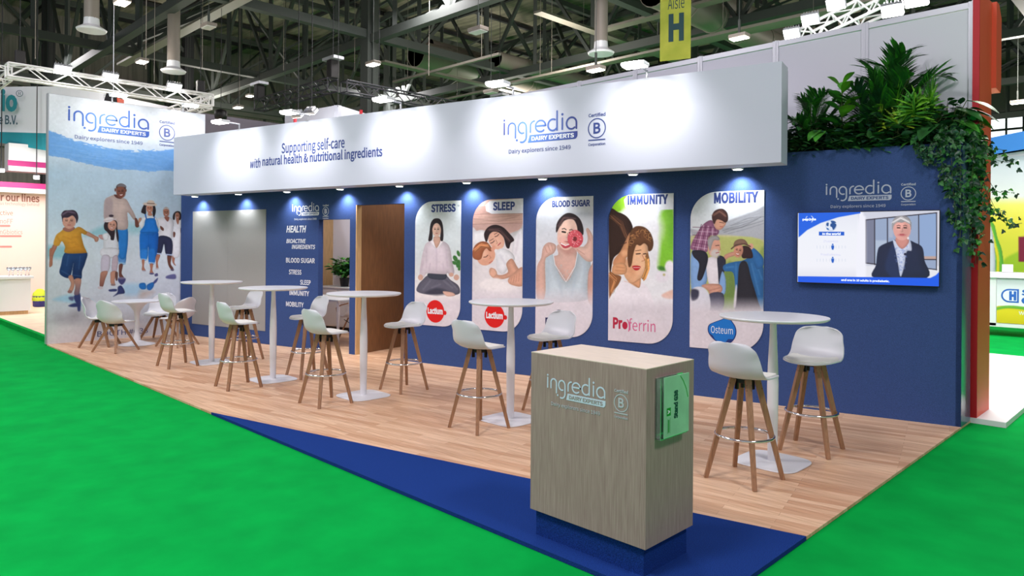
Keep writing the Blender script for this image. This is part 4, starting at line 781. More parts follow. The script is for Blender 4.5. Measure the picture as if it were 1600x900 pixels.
    c.poly([(30, 772), (1040, 785), (1040, 850), (30, 830)], (22, 90, 232), .8, False); c.poly([(1030, 735), (1030, 800), (930, 800), (960, 785), (1000, 765)], (22, 90, 232), 1, False)
    c.poly([(30, 768), (935, 780), (935, 786), (30, 776)], (235, 236, 246), 1, False, op=0)
rows = [(TZ1-(TZ1-TZ0)*i/170, TV0, TV1) for i in range(171)]
o = print_panel('screen', WALL, .0605, rows, 270, paint_tv, M_screen, t); o.matrix_parent_inverse = Matrix.Translation(t.location).inverted()
M_scr = mat('caption_glow', (236, 242, 255), .4, emit=(236, 242, 255), estr=.9); M_scg = mat('caption_pale', (170, 170, 200), .4, emit=(180, 182, 212), estr=.8)
for body, x0, y0, x1, y1, h, m_, bold in (('pep2dia', 63, 384, 157, 384, .03, M_scr, .012), ('In the world', 203, 482, 330, 482, .024, M_scr, .012), ('Diabetes', 212, 534, 312, 534, .025, M_scg, 0), ('Prediabetes', 192, 628, 330, 628, .025, M_scg, 0), ('and one in 10 adults is prediabetic.', 335, 810, 674, 818, .027, M_scr, .01)):
    a0, z0 = WALL.hit(1240+x0/4.5, 260+y0/4.5, .06); a1, z1 = WALL.hit(1240+x1/4.5, 260+y1/4.5, .06); L = Letters(); L.text(body, a0, a1, (z0+z1)/2, (z0+z1)/2+h, bold); L.build('caption', m_, t, WALL.mat(0, 0, .0615))
# ================================================================== COUNTER
CX0, CX1, CY0, CY1, CZB, CZT = -2.782, -1.995, 2.981, 3.437, 0.151, 1.056
t = thing('counter', 'grey oak reception counter with white logo standing on the blue carpet', 'counter', ((CX0+CX1)/2, (CY0+CY1)/2, 0.004))
lc = t.location.copy(); T0 = Matrix.Translation(lc).inverted()
def loc_(o): o.matrix_parent_inverse = T0; return o
loc_(MB().box((CX0, CY0, CZB), (CX1, CY1, CZT-.004), 0, None, .002).build('body', M_counter, t))
loc_(MB().box((CX0, CY0, CZT-.004), (CX1, CY1, CZT)).build('top', M_ctop, t))
loc_(MB().box((CX0+.025, CY0+.025, .004), (CX1-.025, CY1-.025, CZB)).build('plinth', M_bluecarpet, t))
CF = Frame((0, CY0, 0), (1, 0, 0), (0, -1, 0))
a, z = CF.hit(855.2, 605.3); a1, z1 = CF.hit(945.5, 620)
brand_logo((a1-a)/7.05).build('logo', [mat('pale_vinyl', (206, 216, 240), .45), mat('counter_cutout', (150, 138, 134), .55), mat('pale_grey_vinyl', (190, 192, 206), .45)], t, CF.mat(a, z, .0015))
# stand number card in a clear holder on the counter's side
CS = Frame((CX1, 0, 0), (0, 1, 0), (1, 0, 0)); q = lambda a, o, b: CS.p(a, b, o)-Vector((CX1, 3.2, .85))
t = thing('sign_holder', 'green stand number card in a clear holder on the side of the counter', 'sign', (CX1, 3.2, .85))
M_card = mat('green_card', (150, 204, 168), .5, noise=.05, nscale=8)
MB().box((3.081, .036, .697), (3.316, .042, 1.004), 0, q).build('card', M_card, t)
M_acr = mat('clear_acrylic', (235, 240, 240), .05, trans=.92)
MB().box((3.06, .0, .69), (3.316, .003, 1.0), 0, q).box((3.058, .003, .69), (3.062, .034, 1.0), 0, q).box((3.062, .003, .69), (3.316, .034, .6935), 0, q).build('holder', M_acr, t)
L = Letters(); L.text('Stand G38', .085, .232, -.008, .032, .028); L.poly([(.11, .06), (.15, .06), (.15, .098), (.11, .098)], 1); L.text('v', .119, .141, .068, .09, .02, mi=2, z=.0006); L.text('hall carpet', .02, .10, .072, .09, .0, mi=1) if False else None
L.stroke([(.02, .066), (.1, .066)], .0025, 1, rnd=False); L.stroke([(.02, .088), (.095, .088)], .0025, 1, rnd=False); L.stroke([(.025, .078), (.09, .078)], .008, 1, rnd=False)
L.stroke([(.30, -.03), (.27, -.06), (.225, -.09), (.18, -.105)], .006, 3, rnd=False)
Mx = Matrix(((0, 0, 1, CX1+.0425), (0, 0, 0, 0), (0, 0, 0, 0), (0, 0, 0, 1)))
# lettering turned a quarter turn: reads upwards
o_ = Vector((CX1+.0428, 3.199, .697)); Mx = Matrix(((0, 0, 1, o_.x), (0, -1, 0, o_.y), (1, 0, 0, o_.z), (0, 0, 0, 1)))
L.build('lettering', [mat('dark_green_print', (8, 70, 60), .5), mat('leaf_green_print', (14, 150, 40), .5), M_txtwhite, mat('mid_green_print', (60, 170, 70), .5)], t, Mx)

# ================================================================== BAR TABLES
def bar_table(x, y, label):
    if not BT:
        t = thing('bar_table', label, 'table', (x, y, 0), 0, 'white bar tables on the oak platform'); BT.append(t)
        MB().lathe([(.0, 1.108), (.385, 1.112), (.404, 1.122), (.407, 1.13), (.404, 1.136), (.0, 1.136)], n=64).build('tabletop', M_steelw, t, auto=40)
        MB().lathe([(.034, .012), (.036, .1), (.041, .45), (.042, .6), (.038, .75), (.027, .98), (.024, 1.108)], n=28).build('pole', M_steelw, t, auto=40)
        MB().lathe([(.245, .0), (.25, .004), (.247, .009), (.12, .014), (.0, .015)], n=64, sq=4.2).build('base', M_steelw, t, auto=40)
        return t
    return dup(BT[0], (x, y, 0), 0, label)
BT = []
bar_table(-9.986, 4.107, 'white round bar table in front of the grey fabric panel')
bar_table(-8.203, 4.128, 'white round bar table in front of the list of health topics')
bar_table(-6.643, 4.404, 'white round bar table in front of the wooden doorway')
bar_table(-4.769, 4.821, 'white round bar table in front of the SLEEP poster, behind the counter')
bar_table(-2.414, 5.345, 'white round bar table below the television, nearest the side aisle')

# ================================================================== STOOLS AND CHAIRS
def spl(P, n):
    """smooth sampling of a polyline of tuples"""
    P = np.array(P, float); N = len(P); out = []
    for k in range(n+1):
        f = k/n*(N-1); i = min(int(f), N-2); t = f-i
        p0, p1, p2, p3 = P[max(i-1, 0)], P[i], P[i+1], P[min(i+2, N-1)]
        out.append(0.5*((2*p1)+(p2-p0)*t+(2*p0-5*p1+4*p2-p3)*t*t+(3*p1-p0-3*p2+p3)*t**3))
    return np.array(out)
def shell_mesh(name, prof, m, parent, thick, nu=18, nv=34, rf=.10, rt=.10, v0=0.0, v1=1.0, us=1.0, up=0.0):
    """prof rows: y, z, half width, side lift(up), side wrap(forward); rounded front and top corners"""
    S = spl(prof, 120); L_ = np.concatenate([[0], np.cumsum(np.hypot(np.diff(S[:, 0]), np.diff(S[:, 1])))]); tot = L_[-1]
    vs = 0.5-0.5*np.cos(np.linspace(0, PI, nv+1)); vs = v0+(v1-v0)*vs; V = []
    for v in vs:
        l = v*tot; y, z, w, lf, wr = [np.interp(l, L_, S[:, k]) for k in range(5)]
        d0, d1 = (v-v0)*tot, (v1-v)*tot; k = 1.0
        if d0 < rf: k = min(k, 1-(rf/w)*(1-math.sqrt(max(1-((rf-d0)/rf)**2, 0)))*.95)
        if d1 < rt: k = min(k, 1-(rt/w)*(1-math.sqrt(max(1-((rt-d1)/rt)**2, 0)))*.95)
        for j in range(nu+1):
            u = (-1+2*j/nu)*us; c = abs(u)**2.2; kk = k
            V.append((u*w*kk, y+wr*c, z+lf*c+up))
    n = nu+1; F = [(i*n+j, i*n+j+1, (i+1)*n+j+1, (i+1)*n+j) for i in range(nv) for j in range(nu)]
    o = mesh(name, V, F, m, parent, True)
    md = o.modifiers.new('thickness', 'SOLIDIFY'); md.thickness = thick; md.offset = 0.0; es = o.modifiers.new('edges', 'EDGE_SPLIT'); es.split_angle = math.radians(42)
    return o
STOOL_PROF = [(.215, .730, .150, .002, 0), (.15, .742, .185, .004, 0), (.05, .742, .207, .008, 0), (-.06, .736, .215, .016, .0), (-.14, .748, .214, .04, .02), (-.19, .795, .208, .05, .05), (-.213, .865, .198, .028, .062), (-.228, .94, .188, .004, .052), (-.236, 1.0, .168, -.008, .04)]
def leg_mb(p0, p1, w0, w1):
    d = Vector(p1)-Vector(p0); return MB().tube(p0, p1, w0*.7071, w1*.7071, 4)
def stool(x, y, rz, label):
    if not ST:
        t = thing('bar_stool', label, 'bar stool', (x, y, 0), rz, 'white shell bar stools on the oak platform'); ST.append(t)
        shell_mesh('shell', STOOL_PROF, M_plastic, t, .010, rt=.07)
        shell_mesh('seat_pad', STOOL_PROF, M_pad, t, .016, v0=.02, v1=.50, us=.9, up=.009, rf=.09, rt=.05)
        h = MB().box((-.05, -.05, .692), (.05, .05, .728), 0, None, .006)
        for sx in (-1, 1):
            for sy in (-1, 1): h.box((sx*.04-.010, sy*.04-.010, .645), (sx*.04+.010, sy*.04+.010, .695))
        h.build('hub', M_black, t)
        for sx, sy in ((-1, -1), (1, -1), (1, 1), (-1, 1)):
            lg = leg_mb((sx*.06, sy*.06, .724), (sx*.193, sy*.193, .0), .040, .028).build('leg', M_leg, t)
            b = MB()
            for z in (.69, .655):
                f = (.724-z)/.724; c = Vector((sx*(.06+.133*f), sy*(.06+.133*f), z))
                for dx, dy in ((sx, 0), (0, sy)): dv = Vector((dx, dy, 0)); b.tube(c+dv*.018, c+dv*.0245, .006, None, 8)
            b.build('bolt', M_black, lg)
        MB().torus((0, 0, .317), .200, .0105, 56, 10).build('foot_ring', M_chrome, t, True)
        return t
    return dup(ST[0], (x, y, 0), rz, label)
ST = []
up_, dn_ = 0.0, PI
J = math.radians
stool(-9.99, 3.648, J(2), 'white bar stool on the aisle side of the bar table by the grey fabric panel')
stool(-8.06, 3.629, J(-3), 'white bar stool, aisle side of the bar table by the list of health topics')
stool(-9.93, 4.55, PI+J(4), 'white bar stool on the wall side of the table by the grey fabric panel')
stool(-6.604, 3.914, J(1), 'white bar stool on the aisle side of the bar table by the doorway')
stool(-8.13, 4.56, PI+J(-2), 'white bar stool below the list of health topics, on the wall side of its table')
stool(-6.608, 4.93, PI+J(1), 'white bar stool between the doorway and the STRESS poster')
stool(-4.75, 4.396, J(-1), 'white bar stool left of the counter, with its back to the aisle')
stool(-4.75, 5.37, PI+J(-3), 'white bar stool half hidden behind the counter, below the BLOOD SUGAR poster')
stool(-2.382, 4.814, J(-4), 'white bar stool nearest the side aisle, with its back to the camera beside the counter')
stool(-2.337, 5.905, PI+J(4), 'white bar stool below the television, facing the camera')

CHAIR_PROF = [(.235, .425, .18, .005, 0), (.17, .442, .215, .008, 0), (.06, .44, .24, .02, 0), (-.06, .43, .245, .04, .0), (-.15, .45, .245, .085, .03), (-.205, .52, .24, .07, .09), (-.232, .62, .225, .02, .10), (-.255, .72, .2, -.01, .075), (-.275, .80, .17, -.03, .05)]
def shell_chair(x, y, rz, label):
    if not CH:
        t = thing('shell_chair', label, 'chair', (x, y, 0), rz, 'white shell chairs around the low table'); CH.append(t)
        shell_mesh('shell', CHAIR_PROF, M_plastic, t, .010)
        shell_mesh('seat_pad', CHAIR_PROF, M_pad, t, .016, v0=.02, v1=.46, us=.88, up=.01, rf=.09, rt=.05)
        MB().box((-.08, -.08, .385), (.08, .08, .418), 0, None, .006).build('hub', M_black, t)
        for sx, sy in ((-1, -1), (1, -1), (1, 1), (-1, 1)): leg_mb((sx*.06, sy*.06, .41), (sx*.225, sy*.225, 0), .042, .030).build('leg', M_leg, t)
        return t
    return dup(CH[0], (x, y, 0), rz, label)
CH = []
fz = lambda deg: J(deg-90)
shell_chair(-12.80, 3.46, fz(53), 'white shell chair at the far left of the low table, seat cushion facing the camera')
shell_chair(-12.02, 3.47, fz(118), 'white shell chair at the low table with its back to the camera')
shell_chair(-12.97, 4.42, fz(-48), 'white shell chair between the low table and the mural')
shell_chair(-12.0, 4.38, fz(205), 'white shell chair at the right of the low table, behind a bar stool')
t = thing('low_table', 'white round low pedestal table in front of the seaside mural', 'table', (-12.56, 3.94, 0))
MB().lathe([(0, .70), (.36, .704), (.375, .712), (.375, .724), (0, .728)], n=56).build('tabletop', M_steelw, t, auto=40)
MB().lathe([(.16, .03), (.06, .07), (.038, .2), (.034, .42), (.05, .55), (.11, .64), (.19, .70)], n=32).build('pedestal', M_steelw, t, auto=50)
MB().lathe([(.27, 0), (.275, .008), (.2, .022), (.16, .032), (0, .034)], n=48).build('base', M_steelw, t, auto=40)

# ================================================================== MEETING ROOM SEEN THROUGH THE WINDOW
def wl(a, o): q = WALL.p(a, 0, o); return (q.x, q.y, 0)
t = thing('sideboard', 'white sideboard under the bushy plant in the meeting room', 'sideboard', wl(-10.15, -2.2), TH)
MB().box((-.6, -.22, .08), (.6, .22, .82), 0, None, .004).build('body', M_white, t)
MB().box((-.62, -.24, .82), (.62, .24, .85), 0, None, .003).build('top', M_white, t)
for sx in (-.3, .3): MB().box((sx-.28, -.235, .1), (sx+.28, -.22, .8)).build('door', M_white, t)
MB().box((-.56, -.18, 0), (.56, .18, .08)).build('plinth', M_dark, t)
t = thing('meeting_table', 'white meeting table seen through the window opening', 'table', wl(-9.35, -1.0), TH)
MB().box((-.62, -.4, .715), (.62, .4, .745), 0, None, .006).build('tabletop', M_white, t)
for sx in (-.55, .55):
    for sy in (-.33, .33): MB().tube((sx, sy, 0), (sx, sy, .715), .022, .028, 12).build('leg', M_steelw, t)
t = thing('armchair', 'white shell armchair with crossed dark legs in the meeting room', 'chair', wl(-8.65, -.95), TH+J(75))
shell_mesh('shell', [(.24, .43, .20, .0, 0), (.15, .445, .23, .02, 0), (0, .435, .25, .04, 0), (-.14, .45, .25, .12, .03), (-.2, .55, .245, .12, .1), (-.23, .68, .22, .03, .1), (-.25, .8, .18, -.03, .06)], M_plastic, t, .01)
for sx in (-1, 1): MB().path([(sx*.25, .18, .44), (sx*.29, .17, .6), (sx*.3, .0, .66), (sx*.27, -.18, .7)], .011).build('armrest', M_leg, t)
for sx, sy in ((-1, -1), (1, -1), (1, 1), (-1, 1)): MB().tube((sx*.1, sy*.1, .43), (sx*.24, sy*.24, 0), .014, .011).build('leg', M_leg, t)
MB().tube((-.22, -.2, .08), (.16, .14, .4), .006).tube((.22, -.2, .08), (-.16, .14, .4), .006).build('brace', M_black, t)

# ------------------------------------------------------------------ plants
M_leafs = [mat('leaf_dark', (46, 100, 48), .45, noise=.25, nscale=9), mat('leaf_mid', (72, 146, 52), .42, noise=.22, nscale=9), mat('leaf_bright', (112, 178, 48), .42, noise=.2, nscale=9), mat('leaf_lime', (150, 180, 44), .45, noise=.2, nscale=9), mat('leaf_deep', (32, 74, 52), .45, noise=.25, nscale=9)]
M_stem = mat('plant_stem', (74, 88, 44), .6); M_pot = mat('dark_pot', (40, 40, 42), .6); M_soil = mat('soil', (48, 38, 30), 1.0)
def leaf(mb, base, d, nrm, L_, w, droop=.15, n=5, mi=0, shape=1.0, fold=.1):
    """a pointed leaf blade: two halves along a drooping midrib"""
    d = Vector(d).normalized(); nrm = Vector(nrm); s = d.cross(nrm)
    s = s.normalized() if s.length > 1e-4 else d.orthogonal().normalized(); nn = s.cross(d).normalized(); base = Vector(base); V = []
    for i in range(n+1):
        t = i/n; c = base+d*L_*t-ZUP*droop*L_*t*t; ww = w*(math.sin(PI*min(t**shape, 1.0))**.8 if 0 < t < 1 else 0.02)
        V += [c-s*ww+nn*fold*ww, c, c+s*ww+nn*fold*ww]
    F = []
    for i in range(n): k = 3*i; F += [(k, k+1, k+4, k+3), (k+1, k+2, k+5, k+4)]
    mb.add(V, F, mi)
def pot(t, r, h):
    MB().lathe([(r*.75, 0), (r*.95, h*.9), (r, h), (r*.93, h), (r*.9, h*.92)], n=24).build('pot', M_pot, t, auto=40)
    MB().lathe([(r*.9, h*.86), (.0, h*.9)], n=20).build('soil', M_soil, t)
def palm(loc, h, nf, label, seed, mats, group, spread=.55, lw=.011, ll=.19, name='palm', lean=(0, 0), nl=24):
    r = np.random.RandomState(seed); t = thing(name, label, 'plant', tuple(loc), 0, group); pot(t, .1, .17); st = MB(); fo = MB()
    for k in range(nf):
        az = 2*PI*k/nf+r.uniform(-.4, .4); el = r.uniform(.75, 1.35) if k % 3 else r.uniform(1.25, 1.5); Lf = h*r.uniform(.75, 1.0)
        hd = Vector((math.cos(az)+lean[0], (math.sin(az)+lean[1])*.55, 0)); pts = []
        for i in range(11):
            f = i/10; pts.append(Vector((0, 0, .16))+hd*spread*Lf*(f*math.cos(el)*1.2+.25*f*f)+ZUP*Lf*(math.sin(el)*f-.32*f*f*f))
        st.path(pts, [.006*(1-.8*i/10)+.001 for i in range(11)], 5)
        for i in range(nl):
            f = .32+.68*i/(nl-1); x = f*10; j = min(int(x), 9); p = pts[j].lerp(pts[j+1], x-j); d = (pts[j+1]-pts[j]).normalized(); sd = d.cross(ZUP)
            sd = sd.normalized() if sd.length > .05 else Vector((math.sin(az), -math.cos(az), 0)); ln = ll*h*(.55+.75*math.sin(PI*min(max((f-.25)/.8, 0), 1)))
            for sgn in (-1, 1): leaf(fo, p, d*.7+sd*sgn*.8+ZUP*.15, ZUP, ln*r.uniform(.85, 1.1), lw*h*.9, .22, 4, r.choice([0, 1], p=[.6, .4]))
    st.build('stem', M_stem, t); fo.build('foliage', mats, t); return t
def bushy(loc, h, n, label, seed, mats, group, name='leafy_plant', rad=.3, ll=.12, lw=.035, shape=.8, low=.1, flat=.7):
    r = np.random.RandomState(seed); t = thing(name, label, 'plant', tuple(loc), 0, group); pot(t, .1, .17); st = MB(); fo = MB()
    for k in range(n):
        az = r.uniform(0, 2*PI); el = r.uniform(.35, 1.5); R_ = h*r.uniform(.45, 1.0); hd = Vector((math.cos(az), math.sin(az)*flat, 0))
        tip = Vector((0, 0, .16))+hd*rad*math.cos(el)*1.4*R_/h+ZUP*R_*max(math.sin(el), low)
        st.path([(0, 0, .15), Vector((0, 0, .16)).lerp(tip, .5)+ZUP*.05, tip], [.004, .003, .0015], 4)
        for q in range(3):
            b = Vector((0, 0, .16)).lerp(tip, 1-q*.22); a2 = az+r.normal(0, .9); d = Vector((math.cos(a2), math.sin(a2)*flat, r.uniform(-.1, .7)))
            leaf(fo, b, d, ZUP+Vector((r.normal(0, .3), r.normal(0, .3), 0)), ll*r.uniform(.7, 1.25), lw*r.uniform(.8, 1.2), r.uniform(.1, .5), 4, r.randint(len(mats)), shape)
    st.build('stem', M_stem, t); fo.build('foliage', mats, t); return t
bushy(tuple(Vector(wl(-10.2, -2.2))+ZUP*.85), .42, 150, 'bushy green pot plant on the white sideboard in the meeting room', 5, [M_leafs[0], M_leafs[1]], None, rad=.34, ll=.13, lw=.03)
light('meeting_room_light', 'AREA', tuple(WALL.p(-9.3, 3.0, -1.3)), 30, (1, .97, .92), tuple(WALL.p(-9.3, 0, -1.3)), .8)
light('doorway_light', 'SPOT', tuple(WALL.p(-7.25, 3.0, -.9)), 26, (1, .93, .82), tuple(WALL.p(-7.75, .6, -.25)), angle=95, blend=.6, soft=.06)

# planter on top of the right-hand wall block
zt = LOWZ-.24; zo = LOWZ
def pl(a, o, dz=0.0): q = WALL.p(a, zt-.002+dz, o); return q
struct(MB().box((-1.48, -.37, 0), (-.05, -.05, zt-.022), 0, X).build('wall_planter_core', M_dark))
tag(MB().box((-1.47, -.36, zt-.02), (-.06, -.05, zt+.002), 0, X).build('planter_tray', M_dark), 'low dark tray under the plants at the top of the blue wall', 'tray')
GP = 'plants on top of the blue wall'; zb = .004
palm(pl(-1.36, -.2, zb), 1.12, 10, 'feathery palm beside the right end of the white fascia', 21, [M_leafs[0], M_leafs[1]], GP, .34, .0075, .17, nl=40)
def fiddle(loc, label):
    t = thing('fiddle_leaf_fig', label, 'plant', tuple(loc), 0, GP); pot(t, .095, .16); st = MB(); fo = MB(); r = np.random.RandomState(9)
    st.path([(0, 0, .14), (.01, 0, .4), (.0, .0, .7), (.01, 0, .92)], [.011, .010, .008, .005], 7)
    for k in range(22):
        f = .18+.82*k/21; z = .14+.78*f; az = k*2.4+r.uniform(-.3, .3); d = Vector((math.cos(az), math.sin(az)*.8, .35+.8*f*f)); L_ = .19-.04*f+r.uniform(-.01, .02)
        leaf(fo, (0, 0, z), d, ZUP-d*.3, L_*1.35, L_*.46, .18, 6, r.choice([0, 1]) if k not in (5, 6) else 1, 1.35, .2)
    st.build('stem', M_stem, t); fo.build('foliage', [M_leafs[1], M_leafs[2]], t)
fiddle(pl(-1.06, -.15, zb), 'fiddle leaf fig with broad rounded leaves beside the feathery palm')
palm(pl(-.86, -.24, zb), 1.12, 9, 'dark arching palm right of the fiddle leaf fig', 33, [M_leafs[4], M_leafs[0]], GP, .46, .0125, .24, 'arching_palm', nl=20)
palm(pl(-.62, -.22, zb), 1.5, 13, 'tallest palm on the wall, in the middle of the plants', 47, [M_leafs[0], M_leafs[1]], GP, .36, .0105, .2, 'tall_palm', nl=26)
def fan_palm(loc, label, seed, nf, h, mats):
    r = np.random.RandomState(seed); t = thing('fan_palm', label, 'plant', tuple(loc), 0, GP); pot(t, .1, .16); st = MB(); fo = MB()
    for k in range(nf):
        az = 2*PI*k/nf+r.uniform(-.3, .3); hh = h*r.uniform(.6, 1.0); e = Vector((math.cos(az)*.16, math.sin(az)*.1, .15+hh*.62)); st.path([(0, 0, .14), e*.6+Vector((0, 0, .06)), e], .005, 5)
        out = Vector((math.cos(az), math.sin(az)*.7, .8)).normalized(); sd = out.cross(ZUP).normalized(); u2 = sd.cross(out).normalized()
        for j in range(15):
            a = -1.9+3.8*j/14; d = out*math.cos(a)*.6+sd*math.sin(a)+u2*max(math.cos(a), -.2)*.7
            leaf(fo, e, d, out, hh*.46*r.uniform(.85, 1.05), .017, .1, 4, r.randint(len(mats)), .8, .25)
    st.build('stem', M_stem, t); fo.build('foliage', mats, t)
fan_palm(pl(-.43, -.2, zb), 'fan palm with pleated bright green leaves near the right end of the wall', 3, 9, 1.0, [M_leafs[2], M_leafs[2], M_leafs[1]])
def arum(loc, label, nl, sz, mats, seed, name):
    r = np.random.RandomState(seed); t = thing(name, label, 'plant', tuple(loc), 0, GP); pot(t, .09, .15); st = MB(); fo = MB()
    for k in range(nl):
        az = 2*PI*k/nl+r.uniform(-.4, .4); hh = r.uniform(.18, .42)*sz*2; e = Vector((math.cos(az)*hh*.55, math.sin(az)*hh*.35, .13+hh)); st.path([(0, 0, .13), e*.55+Vector((0, 0, .08)), e], .004, 5)
        leaf(fo, e, Vector((math.cos(az), math.sin(az)*.7, -.25)), ZUP*1.0+Vector((math.cos(az), math.sin(az), 0))*.3, sz*.5, sz*.15, .3, 6, r.randint(len(mats)), .62, .15)
    st.build('stem', M_stem, t); fo.build('foliage', mats, t)
arum(pl(-.2, -.2, zb), 'philodendron with large glossy leaves above the hanging ivy', 17, .60, [M_leafs[1], M_leafs[0]], 12, 'philodendron')
arum(pl(-1.22, -.15, zb), 'low plant with broad pale green leaves at the foot of the feathery palm', 10, .42, [M_leafs[1], M_leafs[1], M_leafs[2]], 14, 'broad_leaf_plant')
fan_palm(pl(-.56, -.12, zb), 'small fan palm with yellow-green leaves in front of the tallest palm', 8, 5, .62, [M_leafs[3], M_leafs[2], M_leafs[1]])
for a, o, sd, h, lab in ((-1.42, -.14, 67, .42, 'low dark bushy plant at the fascia end of the planter'), (-1.2, -.3, 61, .5, 'low dark bushy plant behind the feathery palm'), (-1.0, -.14, 62, .42, 'low dark bushy plant in front of the fiddle leaf fig'), (-.78, -.13, 63, .46, 'low dark bushy plant between the arching palm and the tallest palm'), (-.6, -.3, 65, .6, 'dark bushy plant behind the tallest palm'), (-.34, -.14, 64, .48, 'low dark bushy plant between the fan palm and the ivy'), (-.16, -.3, 66, .56, 'dark bushy plant behind the philodendron')):
    bushy(pl(a, o, zb), h, 150, lab, sd, [M_leafs[4], M_leafs[0], M_leafs[0]], GP, 'bushy_plant', .3, .12, .028, low=.3)
# ivy hanging over the wall's corner
t = thing('hanging_ivy', 'ivy trailing from the planter down the right corner of the blue wall', 'plant', tuple(pl(-.13, -.17, zb))); pot(t, .09, .14)
st = MB(); fo = MB(); r = np.random.RandomState(8); base = t.location.copy()
def vine(pts, dens, spread=.03, size=.05, ms=(0, 1)):
    P = spl([tuple(p) for p in pts], 24); P = [Vector(p) for p in P]; st.path(P, .0025, 4)
    for k in range(dens):
        f = r.uniform(0, 24); i = min(int(f), 23); p = P[i].lerp(P[i+1], f-i)+Vector(r.normal(0, spread, 3)); d = Vector((r.normal(0, 1), r.normal(0, .8)-.3, -.8)); s = size*r.uniform(.6, 1.2); nrm = WN+Vector(r.normal(0, .5, 3))+ZUP*.3; mi = int(r.choice(ms))
        leaf(fo, p, d, nrm, s, s*.34, .1, 4, mi, .62, .2)
        dd = d.normalized(); sdv = dd.cross(nrm).normalized()
        for sg in (-1, 1): leaf(fo, p, dd*.45+sdv*sg, nrm, s*.62, s*.2, .1, 3, mi, .7, .2)
lo = lambda a, z, o: WALL.p(a, z, o)-base
sx_ = lambda y, z, dx=.03: Vector((W0.x+dx, y, z))-base
vine([lo(-.13, zo+.16, -.15), lo(-.16, zo+.1, .0), lo(-.18, zo-.06, .05), lo(-.16, zo-.25, .04), lo(-.13, zo-.4, .03)], 130)
vine([lo(-.1, zo+.18, -.15), lo(-.3, zo+.1, .0), lo(-.36, zo+.0, .05), lo(-.30, zo-.1, .04), lo(-.25, zo-.18, .03)], 90)
vine([lo(-.08, zo+.18, -.12), lo(-.07, zo+.08, .02), lo(-.09, zo-.1, .05), lo(-.08, zo-.4, .04), lo(-.06, zo-.62, .03), lo(-.05, zo-.8, .03)], 150)
vine([lo(-.05, zo+.15, -.15), lo(-.03, zo+.08, .02), lo(-.02, zo-.2, .04), lo(-.015, zo-.6, .03), lo(-.02, zo-.95, .03)], 130)
for yy, d, n in ((7.76, .75, 100), (7.84, .55, 130), (7.92, .95, 140), (7.99, 1.15, 120), (7.8, 1.02, 60), (7.88, .4, 130)):
    vine([sx_(yy-.05, zo+.18, -.08), sx_(yy, zo+.1, .04), sx_(yy+.02, zo-.1, .06), sx_(yy+.03, zo-d*.6, .04), sx_(yy+.02, zo-d, .04)], n, .035, .055, (0, 1, 2))
for dy, dx, dz in ((8.25, .3, -.14), (8.2, .24, -.02), (8.3, .26, -.42), (8.3, .36, -.72), (8.15, .25, -.6)):
    vine([sx_(7.9, zo+.12, .0), sx_(8.0, zo+dz*.4, .08), sx_(dy-.1, zo+dz, dx*.6), sx_(dy, zo+dz-.03, dx)], 32, .03, .05, (0, 1, 2))
st.build('stem', M_stem, t); fo.build('foliage', [M_leafs[4], M_leafs[0], M_leafs[1]], t)
HX, HY, HZ = -38.0, 48.0, 12.2
# ================================================================== NEIGHBOURING STAND BEHIND: white partition, orange end, truss with floods
PY = 8.06
pw = MB()
pt = bpy.data.objects.new('wall_partition', None); COL.objects.link(pt); pt['kind'] = 'structure'
xs = [-1.66-k*0.99 for k in range(13)]
for i in range(12): MB().box((xs[i+1]+.035, PY+.012, .03), (xs[i]-.035, PY+.03, 4.02)).build('panel', M_whitewall, pt)
for x in xs: MB().box((x-.037, PY, 0), (x+.037, PY+.05, 4.1), 0, None, .008).box((x-.006, PY-.003, 0), (x+.006, PY+.01, 4.1)).build('post', M_alu, pt)
for i in range(12):
    MB().box((xs[i+1]+.037, PY+.004, 4.03), (xs[i]-.037, PY+.046, 4.09)).build('rail', M_alu, pt)
ot = thing('orange_end_wall', 'tall orange end panel at the far right of the white partition', 'panel', (-1.6, 8.3, 0))
q = lambda a, o, b: Vector((a+1.6, o-8.3, b))
MB().box((-1.655, 8.045, 0.0), (-1.598, 8.06, 4.2), 0, q).build('edge_strip', M_red, ot)
MB().box((-1.66, 8.06, 0.0), (-1.60, 8.60, 4.2), 0, q, .004).build('panel', M_orange, ot)
V = [Vector((x+1.6, y-8.3, z)) for x in (-1.66, -1.56) for y, z in ((8.60, 3.32), (8.60, 4.2), (8.72, 4.2), (8.84, 4.08), (8.84, 3.36), (8.80, 3.30))]
MB().add(V, [tuple(range(5, -1, -1)), tuple(range(6, 12))]+[(i, (i+1) % 6, 6+(i+1) % 6, 6+i) for i in range(6)]).build('upper_box', M_orange, ot)
# neighbours' white floor
struct(MB().box((-14.5, 8.04, -.022), (-1.36, 13.25, .03)).build('floor_neighbour', M_white))

